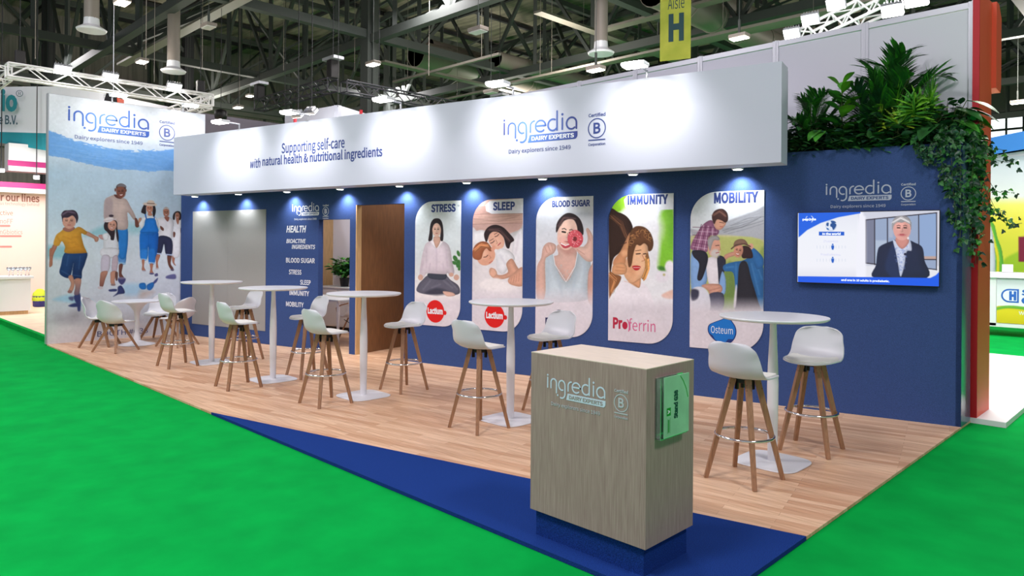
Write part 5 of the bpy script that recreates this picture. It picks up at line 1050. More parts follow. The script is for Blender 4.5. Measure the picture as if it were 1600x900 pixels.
def truss(name, label, a, b, h, w, m, r=.024, bay=.42, group=None, cat='truss', lamps=None):
    """box truss: four chords laced with diagonals"""
    a, b = Vector(a), Vector(b); d = (b-a); L_ = d.length; d.normalize(); s = d.cross(ZUP).normalized(); t = MB()
    cs = [s*sx*w/2+ZUP*sz*h/2 for sx in (-1, 1) for sz in (-1, 1)]
    for c in cs: t.tube(a+c-a, b+c-a, r, None, 6)
    n = max(int(L_/bay), 1)
    for i in range(n):
        f0, f1 = d*L_*i/n, d*L_*(i+1)/n
        for c0, c1 in ((cs[0], cs[1]), (cs[2], cs[3]), (cs[0], cs[2]), (cs[1], cs[3])):
            if i % 2: c0, c1 = c1, c0
            t.tube(f0+c0, f1+c1, r*.55, None, 4)
    for f in (0, L_):
        for c0, c1 in ((cs[0], cs[1]), (cs[2], cs[3]), (cs[0], cs[2]), (cs[1], cs[3])): t.tube(d*f+c0, d*f+c1, r*.7, None, 4)
    o = t.build(name, m); o.location = a; return tag(o, label, cat, group)
def flood(loc, target, label, group, sz=.3, glow=None, power=0, nm='floodlight', hang=.12):
    t = thing(nm, label, 'floodlight', tuple(loc), 0, group); d = (Vector(target)-Vector(loc)).normalized(); s = d.cross(ZUP).normalized(); u2 = s.cross(d)
    q = lambda A, O, Z: s*A+u2*O+d*Z
    b = MB().box((-sz*.5, -sz*.35, -.05), (sz*.5, sz*.35, .02), 0, q, .012)
    for k in range(6): b.box((-sz*.42+k*sz*.16, -sz*.3, -.12), (-sz*.4+k*sz*.16, sz*.3, -.05), 0, q)
    b.build('housing', M_alu, t); MB().box((-sz*.46, -sz*.31, .02), (sz*.46, sz*.31, .026), 0, q).build('lens', glow or M_floodglow, t)
    MB().tube((0, 0, 0), (0, 0, hang), .012, None, 6).build('bracket', M_dark, t)
    if power: light('flood_light', 'POINT', tuple(Vector(loc)+d*.2), power, (1, 1, .96), None, soft=.12)
    return t
# white truss with floods beyond the partition on the right
A_ = at(1256, 62, 12.4); B_ = at(1400, 0, 10.2); B_.z = A_.z
truss('lighting_truss', 'white lighting truss beyond the white partition, with bright floodlights', A_, B_, .29, .29, M_trussw, .025, .3)
for i, (px, py, w) in enumerate(((1237, 52, 'smallest, furthest left'), (1266, 30, 'second from the left'), (1306, 6, 'highest, half out of frame'), (1394, 16, 'just above the partition top'), (1432, 0, 'furthest right, at the top edge of the photo'))):
    dd = (12.2, 11.4, 10.6, 9.6, 9.2)[i]; p = at(px, py, dd); flood(p, p+Vector((.1, -.75, -.75)), 'glowing floodlight beyond the partition, '+w, 'floodlights beyond the white partition', .27, None, 9 if i < 4 else 0, 'stand_floodlight', .12)
# AISLE H banner
p0 = at(1031, 96, 11.2); p1 = at(1079, 92, 11.0); bt = thing('aisle_banner', 'hanging yellow-green aisle banner with a dark letter H', 'banner', tuple(p0)); R_ = Vector((p1.x-p0.x, p1.y-p0.y, 0)); wd = R_.length; R_.normalize(); BN = Frame(p0, R_, Vector((R_.y, -R_.x, 0)))
q = lambda a, o, b: BN.p(a, b, o)-p0
M_ban = mat('yellow_green_fabric', (190, 204, 62), .7, noise=.1, nscale=2.5, col2=(214, 214, 84))
MB().box((0, -.006, 0), (wd, 0, 1.45), 0, q).build('fabric', M_ban, bt); MB().box((-.02, -.012, 1.45), (wd+.02, .006, 1.48), 0, q).tube(q(wd*.2, 0, 1.48), q(wd*.2, 0, 6.2), .006).tube(q(wd*.8, 0, 1.48), q(wd*.8, 0, 6.2), .006).build('hanging_rail', M_alu, bt)
L = Letters(); L.text('Aisle', wd*.25, wd*.79, .8, 1.0, .0); L.text('H', wd*.28, wd*.78, .29, .73, .02); L.build('lettering', mat('banner_print', (16, 70, 76), .5), bt, BN.mat(0, 0, .002))

# ================================================================== RIGHT: green and yellow stand across the far aisle
RY = 16.5; x0_, x1_ = -3.4, 3.2
t = thing('reception_counter', 'white reception counter with blue letter H emblem across the far aisle', 'counter', (0, RY, -.02)); q = lambda a, o, b: Vector((a, o-RY, b+.02)); 
cl, cr = at_y(1545, 470, RY).x, at_y(1700, 470, RY).x
def zy(py, px=1560): return at_y(px, py, RY).z
ct, cbm = zy(426), zy(509)
MB().box((cl-.6, RY+.02, cbm-.02), (cr, RY+.6, ct-.1), 0, q).box((cl-.6, RY, cbm-.02), (cr, RY+.02, cbm+.05), 0, q).box((cl-.6, RY, cbm), (cl+.12, RY+.02, ct-.1), 0, q).build('body', M_white, t); MB().box((cl-.7, RY-.05, ct-.1), (cr+.05, RY+.65, ct), 0, q, .004).build('top', M_white, t)
def paint_counter(c):
    c.org(1500, 340, 2.81); c.vgrad([(265, (196, 200, 206)), (340, (226, 228, 232)), (400, (230, 232, 232))])
    c.poly([(150, 398), (215, 388), (330, 396), (460, 380), (460, 480), (150, 480)], (222, 202, 36), 1.5, col2=(206, 186, 26), ax=((150, 400), (150, 465))); c.poly([(150, 398), (215, 386), (330, 394), (460, 376), (460, 396), (330, 408), (215, 398), (150, 408)], (110, 176, 56), 1.5)
rows = [(ct-.12-(ct-.12-cbm-.06)*i/70, cl+.13, cr-.02) for i in range(71)]
RF = Frame((0, RY, 0), (1, 0, 0), (0, -1, 0))
o = print_panel('front_print', RF, .003, rows, 110, paint_counter, M_print, t); o.matrix_parent_inverse = Matrix.Translation(t.location).inverted()
L = Letters(); ax_, az_ = RF.hit(1564, 472, .005); k_ = at_y(1592, 470, RY).x-at_y(1564, 470, RY).x; hh = k_*.92
L.poly([(k_, 0), (k_, hh)]+arc(hh/2, hh/2, hh/2, hh/2, 90, 270, 14), 0); L.poly([(k_-.03, .03), (k_-.03, hh-.03)]+arc(hh/2, hh/2, hh/2-.03, hh/2-.03, 90, 270, 14), 1, .0008); L.text('H', hh*.5, k_*.86, hh*.16, hh*.84, .03, z=.0016)
L.build('emblem', [mat('emblem_strong_blue', (24, 92, 186), .5), M_txtwhite], t, RF.mat(ax_, az_, .006))
L = Letters(); L.text('S', k_*1.13, k_*1.6, hh*.55, hh*1.0, .02); L.text('C', k_*1.13, k_*1.7, -.02, hh*.45, .02); L.text('w', k_*1.0, k_*1.3, -hh*.85, -hh*.6, .0, mi=1); L.text('w', k_*1.35, k_*1.65, -hh*.85, -hh*.6, .0, mi=1)
L.build('lettering', [mat('emblem_strong_blue', (24, 92, 186), .5), M_txtwhite], t, RF.mat(ax_, az_, .006))
tag(MB().box((-.09, -.05, 0), (.09, -.04, .16)).box((-.09, -.05, 0), (.09, .05, .006)).build('table_card', M_white), 'small white card standing on the white reception counter', 'card').location = (at_y(1575, 420, RY+.25).x, RY+.25, ct+.001)
BY = 19.2
bl, br_ = at_y(1530, 300, BY).x, at_y(1690, 300, BY).x; bt_ = at_y(1580, 243, BY).z
def paint_back(c):
    c.org(1500, 80, 3); c.vgrad([(500, (196, 206, 214)), (600, (214, 220, 224)), (680, (222, 226, 222)), (720, (232, 228, 110)), (800, (224, 214, 70)), (900, (206, 206, 60))])
    c.org(1500, 340, 2.81); c.poly([(190, 190), (230, 160), (281, 150), (281, 240), (200, 240)], (150, 184, 40), 3, op=.8); c.poly([(128, 20), (150, 30), (165, 90), (185, 150), (190, 250), (150, 250), (150, 160), (140, 90)], (92, 176, 60), 1.2); c.poly([(128, 20), (140, 50), (160, 120), (172, 170), (172, 250), (160, 250), (160, 180), (145, 110)], (232, 222, 40), 1.2); c.poly([(100, 20), (128, 20), (150, 110), (152, 250), (100, 250)], (206, 212, 222), 1.5)
    c.poly([(257, 82), (320, 80), (320, 195), (257, 195)], (120, 30, 56), 1, False)
bw = thing('backdrop_wall', 'yellow and green printed back wall of the stand across the far aisle', 'display wall', (0, BY, 0)); bw['kind'] = 'thing'
MB().box((bl-1.5, .02, -.02), (br_, .12, bt_+.3)).build('panel', M_white, bw)
rows = [(bt_-.02-(bt_-.02)*i/120, bl, br_) for i in range(121)]
o = print_panel('print', Frame((0, BY, 0), (1, 0, 0), (0, -1, 0)), .0, rows, 120, paint_back, M_print, bw); o.matrix_parent_inverse = Matrix.Translation(bw.location).inverted()
b_ = MB(); n = 20; V = []
for i in range(n+1):
    f = i/n; a = bl-.4+(br_-bl+.4)*f; V += [(a, -.25, bt_-.05+.25*f), (a, -.25, bt_+.32+.3*f)]
b_.add(V, [(2*i, 2*i+2, 2*i+3, 2*i+1) for i in range(n)]); b_.add([(v[0], .02, v[2]) for v in V], [(2*i+1, 2*i+3, 2*i+2, 2*i) for i in range(n)]); b_.build('header', mat('header_blue', (36, 124, 206), .5), bw)
light('far_stand_light', 'AREA', (1.0, 16.0, 5.0), 190, (1, 1, .97), (1.0, 18.5, 1.5), 2.0)
light('far_floor_light', 'AREA', (-2.5, 11.5, 5.2), 330, (1, 1, 1), (-2.2, 11.5, 0), 1.6)

# ================================================================== LEFT: neighbouring stands beyond the mural
struct(MB().box((-30, 3.02, -.022), (XL-.1, 9.5, .06)).build('floor_left_stand', mat('pale_oak', (232, 208, 178), .5, noise=.05, nscale=3)))
struct(MB().box((-30, 2.95, -.022), (XL-.08, 3.02, .075)).build('trim_2', M_green))
PX = -21.5
def LX(px, py): p = at_x(px, py, PX); return p.y, p.z
LF = Frame((PX, 0, 0), (0, 1, 0), (1, 0, 0))
y0_, _z = LX(-60, 300); y1_, _z = LX(120, 300)
t = thing('display_wall', 'peach display wall with pink bands beyond the mural on the left', 'display wall', (PX, 4.2, .06)); q = lambda a, o, b: LF.p(a, b, o)-t.location
zt_ = LX(40, 303)[1]; M_peach = mat('peach_print', (240, 206, 194), .6)
MB().box((y0_-1.5, -.1, .06), (y1_, 0, zt_), 0, q).build('panel', M_peach, t)
M_pink = mat('pink_band', (214, 24, 112), .5); MB().box((y0_-1.5, .0, LX(40, 296)[1]), (y1_, .5, LX(40, 288)[1]), 0, q).box((y0_-1.5, -.1, zt_), (y1_, .48, LX(40, 296)[1]), 1, q).build('header', [M_pink, M_white], t)
z2, z3, z4 = LX(40, 256)[1], LX(40, 262)[1], LX(40, 229)[1]
MB().box((LX(7, 240)[0], .0, z2), (y1_, .5, z4), 0, q).box((LX(7, 240)[0]-.02, .505, z3-.02), (y1_, .51, z2+.02), 1, q).box((LX(7, 240)[0], .0, z3-.14), (y1_, .5, z2), 0, q).tube(q(LX(-20, 240)[0], .2, LX(40, 288)[1]), q(LX(-20, 240)[0], .2, z3), .04).tube(q(y1_-.1, .2, LX(40, 288)[1]), q(y1_-.1, .2, z3), .04).build('upper_header', [M_white, mat('magenta_band', (176, 20, 110), .5)], t)
L = Letters(); M_brown = mat('brown_print', (150, 92, 74), .5); M_sal = mat('salmon_print', (222, 130, 122), .5)
def lt(body, xa, ya, xb, yb, h, mi=0, bold=0.0):
    (a0, z0), (a1, z1) = LX(xa, ya), LX(xb, yb); L.text(body, a0, a1, (z0+z1)/2, (z0+z1)/2+h, bold, mi=mi)
lt('r our lines', 1, 314, 61.5, 316.5, .21, 0, .012); lt('us technology behind', 0, 322, 61, 323, .1, 1); lt('ctive', 0, 336, 20, 336.5, .12, 0); lt('noFF', 0, 349, 20, 350, .12, 1); lt('nGbiotics', 0, 365.5, 35, 366.5, .12, 1)
for xa, ya, xb in ((0, 353, 14.5), (0, 369, 32), (0, 385.5, 17)): (a0, z0), (a1, z1) = LX(xa-12, ya), LX(xb, ya); L.stroke([(a0, z0), (a1, z1)], .05, 1)
L.build('lettering', [M_brown, M_sal], t, LF.mat(0, 0, .004))
p = at_x(57, 277, PX+.9); flood(p, p+Vector((1, -.2, -.35)), 'bright lamp shining between the pink bands on the left', None, .13, M_floodglow, 4, 'stand_lamp', HZ-p.z)
p = at_x(2, 266, PX+.9); flood(p, p+Vector((1, -.2, -.35)), 'bright lamp at the left edge of the photo between the pink bands', None, .13, M_floodglow, 4, 'stand_lamp', HZ-p.z)
light('left_stand_light', 'AREA', (-19.0, 3.6, 3.3), 105, (1, .95, .95), (-20.5, 4.0, .8), 1.2)
# white counter with glassware
CXL = -18.9; yb = at_x(48, 470, CXL).y; ya = yb-2.6; ztc = at_x(30, 432, CXL).z
t = thing('display_counter', 'white display counter with glassware on the left, beyond the mural', 'counter', (CXL-.35, (ya+yb)/2, .06)); o3 = t.location.copy()
MB().box((CXL-.7, ya, .14), (CXL, yb, ztc-.05)).build('body', M_white, t).location = -o3
MB().box((CXL-.74, ya-.03, ztc-.05), (CXL+.05, yb+.05, ztc)).build('top', M_white, t).location = -o3
MB().box((CXL-.66, ya+.04, .06), (CXL-.04, yb-.04, .14)).build('plinth', M_woodl, t).location = -o3
M_glass = mat('clear_glass', (236, 242, 246), .05, trans=.85)
gl = []
for i, (px, h) in enumerate(((14, .2), (21, .26), (28, .22), (34, .28), (40, .24), (46, .22))):
    y = at_x(px, 428, CXL-.25).y
    if not gl:
        g0 = tag(MB().lathe([(.035, 0), (.04, .004), (.008, .012), (.008, .1), (.045, .15), (.05, .2), (.045, .2), (.04, .155), (0, .12)], n=16).build('wine_glass', M_glass, None, True), 'clear stemmed glass standing in the row on the white display counter', 'glass', 'glasses on the white display counter'); gl.append(g0); g0.location = (CXL-.25, y, ztc+.001)
    else: c_ = gl[0].copy(); COL.objects.link(c_); c_.location = (CXL-.25-.05*(i % 2), y, ztc+.001)
p = at(67, 452, 17.5); tag(MB().lathe([(.12, 0), (.15, .02), (.16, .26), (.17, .27), (.15, .27), (.13, .05), (0, .04)], n=20).build('bucket', mat('blue_plastic', (44, 44, 130), .5), None, True), 'dark blue bucket on the floor just left of the mural', 'bucket').location = (p.x-.3, p.y, .061)
bk = bpy.data.objects['bucket'].location
tag(MB().lathe([(.14, 0), (.17, .05), (.15, .22), (.06, .32), (.0, .33)], n=14).build('bag', mat('lime_fabric', (196, 214, 50), .8), None, True), 'crumpled lime green bag resting in the blue bucket on the left', 'bag').location = (bk.x, bk.y, bk.z+.12)

# curved white banner with teal edge (neighbour's overhead sign)
t = thing('curved_sign', 'curved white overhead sign with a teal lower edge behind the mural', 'sign', (0, 0, 0)); 
def arcpt(px, d, py): return at(px, py, d)
pts_t, pts_b, pts_e = [], [], []
for i in range(25):
    f = i/24; px = -40+360*f; d = 17.6-1.0*math.sin(PI*f)+3.0*f
    pts_t.append(at(px, 137-2*math.sin(PI*min(f*1.6, 1))+ 46*max(f-.38, 0)**1.25*1.7, d)); pts_b.append(at(px, 205+10*f, d)); pts_e.append(at(px, 216+62*min(f, .36)-20*max(f-.36, 0), d))
b1 = MB(); n = 25; b1.add(pts_t+pts_b, [(i, i+1, n+i+1, n+i) for i in range(n-1)]); b1.add([p+Vector((-.25, .05, 0)) for p in pts_t+pts_b], [(n+i, n+i+1, i+1, i) for i in range(n-1)]); k0 = len(b1.v)
b1.add([p for p in pts_t]+[p+Vector((-.25, .05, 0)) for p in pts_t], [(n+i, n+i+1, i+1, i) for i in range(n-1)]); b1.build('fabric', mat('white_fabric', (226, 226, 236), .7), t)
b1 = MB(); b1.add(pts_b+pts_e, [(i, i+1, n+i+1, n+i) for i in range(n-1)]).build('teal_edge', mat('teal_fabric', (20, 136, 150), .6), t)
d0 = pts_b[2]; d1 = pts_b[9]; R_ = Vector((d1.x-d0.x, d1.y-d0.y, 0)).normalized(); NF = Vector((R_.y, -R_.x, 0)); SF = Frame(d0+NF*.22, R_, NF)
L = Letters()
def cs(body, xa, ya, xb, yb, h, mi=0, bold=.0):
    (a0, z0), (a1, z1) = SF.hit(xa, ya), SF.hit(xb, yb); L.text(body, a0, a1, (z0+z1)/2, (z0+z1)/2+h, bold, mi=mi)
cs('io', 1, 175, 27, 174.5, .56, 0, .02); cs('e B.V.', -2, 195, 27.5, 194, .23, 1, .012); ra, rz_ = SF.hit(30.5, 146); L.stroke(arc(ra, rz_, .075, .075, 0, 360, 20), .014, 1, rnd=False); L.text('R', ra-.03, ra+.035, rz_-.04, rz_+.04, .0, mi=1)
L.build('lettering', [mat('teal_print', (14, 128, 142), .5), mat('grey_print', (60, 92, 110), .5)], t, SF.mat(0, 0, .0))
# white truss square with flood lamps above it
ta, tb_ = at(14, 107, 14.7), at(330, 155, 17.9); tb_.z = ta.z; ta_ = Vector((tb_.x, ta.y, ta.z))
G_ = 'sections of the white truss square above the mural'
truss('overhead_truss', 'long white truss running along above the mural', ta_, tb_, .28, .28, M_trussw, .026, .36, G_)
truss('overhead_truss', 'white truss section at the far left, leading away from the camera', ta_+Vector((-.3, 0, 0)), ta_+Vector((-4.2, 0, 0)), .28, .28, M_trussw, .026, .36, G_)
truss('overhead_truss', 'white truss section at the right end above the mural, leading away from the camera', tb_+Vector((-.3, 0, 0)), tb_+Vector((-4.2, 0, 0)), .28, .28, M_trussw, .026, .36, G_)
for px, py, w in ((98, 104, 'left'), (172, 121, 'middle'), (272, 131, 'right')):
    p = at_x(px, py, ta_.x); p.z = ta_.z+.2; flood(p, p+Vector((.7, 0, -.75)), w+' flood lamp clamped on the long white truss above the mural', 'lamps on the white truss', .34, M_floodglow if w != 'middle' else M_lampglow, 10, 'truss_lamp', -.12)
for p, w in ((ta_+Vector((-.1, .25, 0)), 'left'), (tb_+Vector((-.05, -.25, 0)), 'right')):
    h = thing('chain_hoist', 'black chain hoist holding the white truss, '+w+' end', 'hoist', tuple(p+Vector((0, 0, .14))), 0, 'chain hoists of the white truss')
    MB().box((-.07, -.09, .0), (.07, .09, .34), 0, None, .02).build('motor', M_black, h); MB().tube((0, 0, .34), (0, 0, 12.2-p.z-.14), .008, None, 6).build('chain', M_dark, h)
p = at(177, 153, 15.2); t = thing('projector', 'black lamp housing with an orange end behind the mural top', 'lamp', tuple(p)); R_ = _r; q = lambda a, o, b: _r0*a+_f*o+ZUP*b
V = [q(x*w_, y, z) for y in (-.12, .12) for x, z, w_ in ((-.14, -.12, 1), (.15, -.12, 1), (.13, .06, 1), (-.08, .08, 1))]
MB().add(V, [(0, 1, 2, 3), (7, 6, 5, 4), (0, 4, 5, 1), (1, 5, 6, 2), (2, 6, 7, 3), (3, 7, 4, 0)]).build('housing', M_black, t); MB().box((.13, -.11, -.12), (.17, .11, -.02), 0, q).build('end_cap', M_orange, t); MB().path([q(-.12, 0, -.02), q(-.2, 0, .0), q(-.2, 0, .06), q(-.1, 0, .07)], .008).tube(q(0, 0, .06), q(0, 0, 12.2-p.z), .008).build('bracket', M_alu, t)
# grey sign box wall behind the fascia
p = at(296, 196, 19.5)
tag(MB().box((-.05, -.2, -2.6), (.05, 9.5, .38)).build('grey_screen_wall', mat('grey_mauve', (120, 112, 128), .7)), 'grey panel wall seen over the fascia right of the mural', 'panel').location = p
pw2 = at(445, 184, 20); t = thing('sign_box', 'white square overhead sign with small red marks behind the fascia', 'sign', tuple(pw2))
pc = at(528, 164, 18.6); pr_ = at(592, 178, 20.4); h_ = .55
def quad(a, b, top, bot): return [Vector((a.x, a.y, a.z+bot))-pw2, Vector((b.x, b.y, b.z+bot))-pw2, Vector((b.x, b.y, b.z+top))-pw2, Vector((a.x, a.y, a.z+top))-pw2]
zc = pc.z; a_, b_, c_ = Vector((pw2.x, pw2.y, zc)), Vector((pc.x, pc.y, zc)), Vector((pr_.x, pr_.y, zc))
m_ = MB()
for a, b in ((a_, b_), (b_, c_)):
    nrm = Vector((-(b-a).y, (b-a).x, 0)).normalized()*.12; Q = quad(a, b, .0, -.9); Q2 = [v+nrm for v in Q]; m_.add(Q+Q2, [(0, 1, 2, 3), (7, 6, 5, 4), (0, 4, 5, 1), (1, 5, 6, 2), (2, 6, 7, 3), (3, 7, 4, 0)])
m_.build('panel', M_fascia, t); cb_ = MB()
for v in (a_, b_, c_): cb_.tube(v-pw2+ZUP*-.05, v-pw2+ZUP*(12.2-v.z), .008, None, 6)
cb_.build('hanging_wire', M_dark, t)
for px, py, dz in ((461, 187, .2), (564, 178, .16)):
    q0 = at(px, py, 18.3 if px > 500 else 18.5)-pw2; MB().box(tuple(q0-Vector((.03, .03, .12))), tuple(q0+Vector((.03, .03, .1)))).build('red_mark', mat('mark_red', (214, 30, 50), .5), t)
for px, py, w in ((466, 180, 'left'), (487, 175, 'right')):
    p = at(px, py, 17.9); flood(p, p+Vector((-.2, .6, -.7)), w+' bright lamp over the white overhead sign behind the fascia', 'lamps over the overhead sign', .3, M_floodglow, 8, 'sign_lamp', 12.2-p.z)
# black truss square with hoists
bc = at(520, 132, 19.4); bl_ = at(430, 155, 23.2); bl_.z = bc.z; bx_ = Vector((bc.x-4.4, bc.y, bc.z)); by_ = Vector((bc.x, bc.y+6.4, bc.z))
M_trb = mat('black_truss_paint', (52, 50, 58), .5); G_ = 'sections of the black truss square behind the fascia'
truss('black_truss', 'black truss section receding to the left behind the fascia', bc, bx_, .32, .32, M_trb, .026, .36, G_)
truss('black_truss', 'black truss section receding to the right behind the fascia', bc+Vector((0, .35, 0)), by_, .32, .32, M_trb, .026, .36, G_)
for p, w in ((bc, 'at the nearest corner of'), (bx_, 'at the left end of'), (by_, 'at the right end of')):
    h = thing('truss_hoist', 'black hoist '+w+' the black truss square', 'hoist', tuple(p+Vector((0, 0, .16))), 0, 'hoists of the black truss'); MB().box((-.13, -.13, 0), (.13, .13, .5), 0, None, .03).build('motor', M_black, h); MB().box((-.3, -.16, .5), (.3, .16, .58)).build('clamp_plate', M_alu, h); MB().tube((0, 0, .58), (0, 0, 12.2-p.z-.16), .010, None, 6).build('chain', M_dark, h)
# round black speaker by the mural
p = at(345, 180, 19); t = thing('hanging_speaker', 'round black loudspeaker hanging right of the white truss', 'speaker', tuple(p)); MB().lathe([(.05, .16), (.15, .12), (.17, 0), (.15, -.1), (.06, -.13), (0, -.13)], n=20).build('body', M_black, t, True); MB().tube((0, 0, .14), (0, 0, 12.2-p.z), .008, None, 6).build('cable', M_dark, t)

# ================================================================== HALL: walls, roof, steelwork, services
struct(MB().box((HX-.3, -14, -.1), (HX, HY+.3, HZ)).build('wall_far_left', M_hallwall))
struct(MB().box((HX-.3, HY, -.1), (40, HY+.3, HZ)).build('wall_far_back', M_hallwall))
struct(MB().box((HX-.3, -3, HZ), (40, HY+.3, HZ+.2)).build('ceiling', M_deck))
mb = MB()
for z0, z1 in ((8.7, 9.6), (5.9, 6.5)): mb.box((HX, -14, z0), (HX+.25, HY, z1))
struct(mb.build('trim_3', mat('pale_cladding', (136, 130, 128), .8)))
# high windows in the far wall on the right
M_day = mat('daylight_pane', (255, 255, 255), .5, emit=(246, 250, 255), estr=1.6)
for i, x in enumerate((-13.2, -8.2, -3.2)):
    w_ = MB().box((x-2.4, HY-.05, 6.3), (x+2.4, HY-.02, 9.4)); o = struct(w_.build('window_%d' % (i+1), M_day)); fr_ = MB()
    for k in range(7): fr_.box((x-2.45+k*.8, HY-.12, 6.2), (x-2.35+k*.8, HY-.05, 9.5))
    for z in (6.2, 6.9, 7.6, 8.4, 9.35): fr_.box((x-2.45, HY-.14, z), (x+2.45, HY-.05, z+.12))
    fr_.build('frame', M_steel, o)
def beam_truss(name, a, b, z0, z1, bay, w, m):
    a, b = Vector(a), Vector(b); d = b-a; L_ = d.length; n = max(int(L_/bay), 1); t = MB()
    t.bar(a+ZUP*z0, b+ZUP*z0, w*1.25).bar(a+ZUP*z1, b+ZUP*z1, w)
    for i in range(n+1):
        p = a+d*(i/n); t.bar(p+ZUP*z0, p+ZUP*z1, w*.62)
        if i < n: p2 = a+d*((i+1)/n); t.bar(p+ZUP*(z0 if i % 2 else z1), p2+ZUP*(z1 if i % 2 else z0), w*.55)
    return struct(t.build(name, m))
for y in (7.0, 12.4, 18.5, 25, 32, 40): beam_truss('roof_truss', (HX, y, 0), (14, y, 0), 8.0, 11.7, 2.6, .2, M_steel)
for x in (-33, -26, -18.5, -11, -3.5, 4): beam_truss('roof_girder', (x, -1, 0), (x, HY, 0), 8.15, 11.4, 3.0, .2, M_steel)
for i in range(15): x = HX+2+i*3.2; struct(MB().bar((x, -3, HZ-.15), (x, HY, HZ-.15), .16).build('roof_purlin', M_dark))
for i in range(11): y = 3+i*4.4; struct(MB().bar((HX, y, HZ-.35), (14, y, HZ-.35), .14).build('roof_joist', M_dark))
# wind bracing between trusses
r = np.random.RandomState(17)
for i in range(110):
    x = float(r.uniform(HX+2, 2)); y = float(r.choice([7.0, 12.4, 18.5, 25, 32])); dx = float(r.choice([-5, -3, 3, 5])); struct(MB().bar((x, y, 8.1), (x+dx, y+float(r.uniform(4, 7)), 11.6), float(r.choice([.06, .09, .13]))).build('roof_brace', M_steel))
for x, y in ((-18.5, 12.4), (-33, 12.4), (-33, 25), (-26, 18.5), (-20.5, 32), (-26, 40), (-13, 40), (-3.5, 40), (-33, 7), (-15.6, 26.5)):
    struct(MB().box((x-.2, y-.2, -.02), (x+.2, y+.2, 12)).box((x-.28, y-.06, 0), (x+.28, y+.06, 12)).build('column', M_dark if (x < -30 or y > 30) else M_steel))
def duct(name, label, a, b, rad, m=None, cat='duct', group=None):
    a, b = Vector(a), Vector(b); d = (b-a); L_ = d.length; d.normalize(); t = MB(); t.tube((0, 0, 0), b-a, rad, None, 18)
    for k in range(int(L_/1.5)): t.tube(d*(1.5*k), d*(1.5*k+.06), rad*1.05, None, 18)
    o = t.build(name, m or M_duct, None, False, 40); o.location = a; return tag(o, label, cat, group)
p = at_z(650, 83, 8.9); duct('air_duct', 'large round air duct in the roof above the fascia logo', p, p+Vector((0, 22, 0)), .5, None, 'duct', 'large air ducts in the roof')
p = at_z(672, 70, 9.6); duct('air_duct', 'slimmer round air duct just above the large one in the roof', p, p+Vector((0, 24, 0)), .22, None, 'duct', 'large air ducts in the roof')
p = at_z(1085, 14, 8.2); duct('air_duct', 'large round air duct right of the aisle banner', p+Vector((0, -2, 0)), p+Vector((0, 24, 0)), .42, None, 'duct', 'large air ducts in the roof')
p = at_z(1120, 2, 9.2); duct('air_duct', 'round air duct at the top of the photo right of the aisle banner', p+Vector((0, -2, 0)), p+Vector((0, 24, 0)), .36, None, 'duct', 'large air ducts in the roof')
p = at_z(806, 100, 8.4); duct('air_duct', 'round air duct left of the hanging vent near the aisle banner', p+Vector((0, -1, 0)), p+Vector((0, 16, 0)), .28, None, 'duct', 'large air ducts in the roof')
def vent(px, py, d, L_, label):
    p = at(px, py, d); t = thing('ceiling_vent', label, 'vent', tuple(p), 0, 'drop ducts with round vents'); MB().tube((0, 0, .12), (0, 0, HZ-p.z), .16, None, 18).build('pipe', M_duct, t, False, 40); MB().lathe([(.0, 0), (.3, .0), (.32, .04), (.17, .14), (.16, .3), (.0, .3)], n=26).build('diffuser', M_steelw, t, auto=40)
vent(143, 49, 16.5, 5.2, 'round drop vent at the top left, above the white truss')
vent(271, 113, 19.2, 4.2, 'round drop vent above the right end of the white truss')
vent(939, 85, 17, 4.6, 'round drop vent hanging left of the aisle banner')
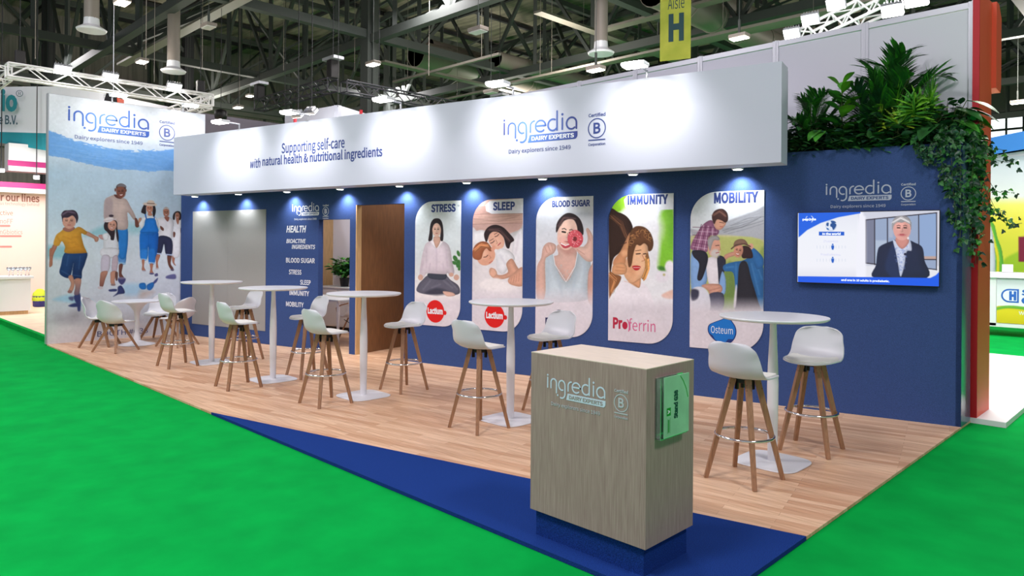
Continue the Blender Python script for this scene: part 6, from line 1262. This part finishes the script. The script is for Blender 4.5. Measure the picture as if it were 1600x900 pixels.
for px, py, z, L_, ax, lab in ((190, 103, 8.0, 11, 'x', 'long pale cable tray rising above the mural'), (597, 98, 7.8, 9, 'y', 'pale cable tray right of the lit lamp above the fascia'), (800, 132, 7.2, 12, 'x', 'long pale tray running up to the aisle banner'), (840, 20, 8.4, 14, 'y', 'pale tray running down from the top to the hanging vent'), (1080, 67, 7.0, 6, 'x', 'pale tray right of the aisle banner'), (945, 48, 8.0, 8, 'x', 'pale tray left of the aisle banner near its top'), (615, 130, 7.0, 5, 'x', 'thin pale pipe above the black truss'), (690, 158, 7.2, 6, 'x', 'thin pipe just above the fascia left of the logo')):
    p = at_z(px, py, z); e = Vector((L_, 0, 0)) if ax == 'x' else Vector((0, L_, 0)); w_ = .16 if 'tray' in lab else .05
    pm = MB().box((0, -w_, 0), (L_, w_, .07))
    for f in (.15, .85): pm.tube((L_*f, 0, .06), (L_*f, 0, HZ-z-.02), .008, None, 6)
    o = pm.build('cable_tray' if 'tray' in lab else 'pipe', mat('pale_metal', (132, 126, 116), .5, metal=.1)); o.location = p; o.rotation_euler = (0, 0, 0 if ax == 'x' else PI/2); tag(o, lab, 'cable tray' if 'tray' in lab else 'pipe')
def bay_lamp(px, py, d, lit, label):
    p = at(px, py, d); t = thing('hall_lamp', label, 'lamp', tuple(p), 0, 'box lamps hanging from the roof'); MB().box((-.19, -.12, .02), (.19, .12, .10), 0, None, .02).build('housing', M_duct, t); MB().box((-.17, -.10, .0), (.17, .10, .02)).build('lens', M_lampglow if lit else mat('unlit_lens', (206, 204, 200), .3), t); MB().box((-.02, -.02, .10), (.02, .02, .4)).tube((0, 0, .4), (0, 0, HZ-p.z), .008, None, 6).build('bracket', M_steel, t)
    if lit: light('hall_lamp_bulb', 'POINT', tuple(p-ZUP*.25), 50, (1, .94, .86), soft=.15)
for px, py, d, lit, lab in ((326, 44, 16, False, 'unlit box lamp beside the long pale cable tray'), (222, 98, 18.5, True, 'lit box lamp hanging above the mural'), (191, 6, 14, True, 'box lamp at the top edge above the mural'), (583, 102, 18.3, True, 'lit box lamp above the black truss'), (747, 51, 14, False, 'unlit box lamp under the large roof beam'), (767, 146, 19, False, 'unlit box lamp just above the fascia left of the logo'), (931, 111, 15.2, True, 'lit box lamp left of the aisle banner'), (1155, 61, 14.5, True, 'box lamp right of the aisle banner'), (372, 169, 24, True, 'small lit lamp over the fascia right of the white truss'), (391, 151, 28, True, 'small far lamp above the fascia between the trusses'), (1590, 162, 22, True, 'lit lamp at the right edge of the photo beside the orange panel')): bay_lamp(px, py, d, lit, lab)
for px, py, d, L_, w in ((228, 108, 16, 5, 'left'), (241, 128, 18, 5, 'second from the left'), (316, 106, 19, 5, 'at the end of the white truss'), (374, 165, 22, 5, 'over the small lit lamp'), (443, 110, 21, 6, 'above the left black hoist'), (554, 112, 22, 6, 'right of the nearest black hoist'), (670, 118, 20, 5, 'above the right black hoist'), (55, 92, 16, 6, 'at the far left above the white truss')):
    p = at(px, py, d); o = tag(MB().tube((0, 0, 0), (0, 0, HZ-p.z), .008, None, 6).build('hanging_cable', M_duct), 'thin hanging cable '+w, 'cable', 'cables hanging from the roof'); o.location = p
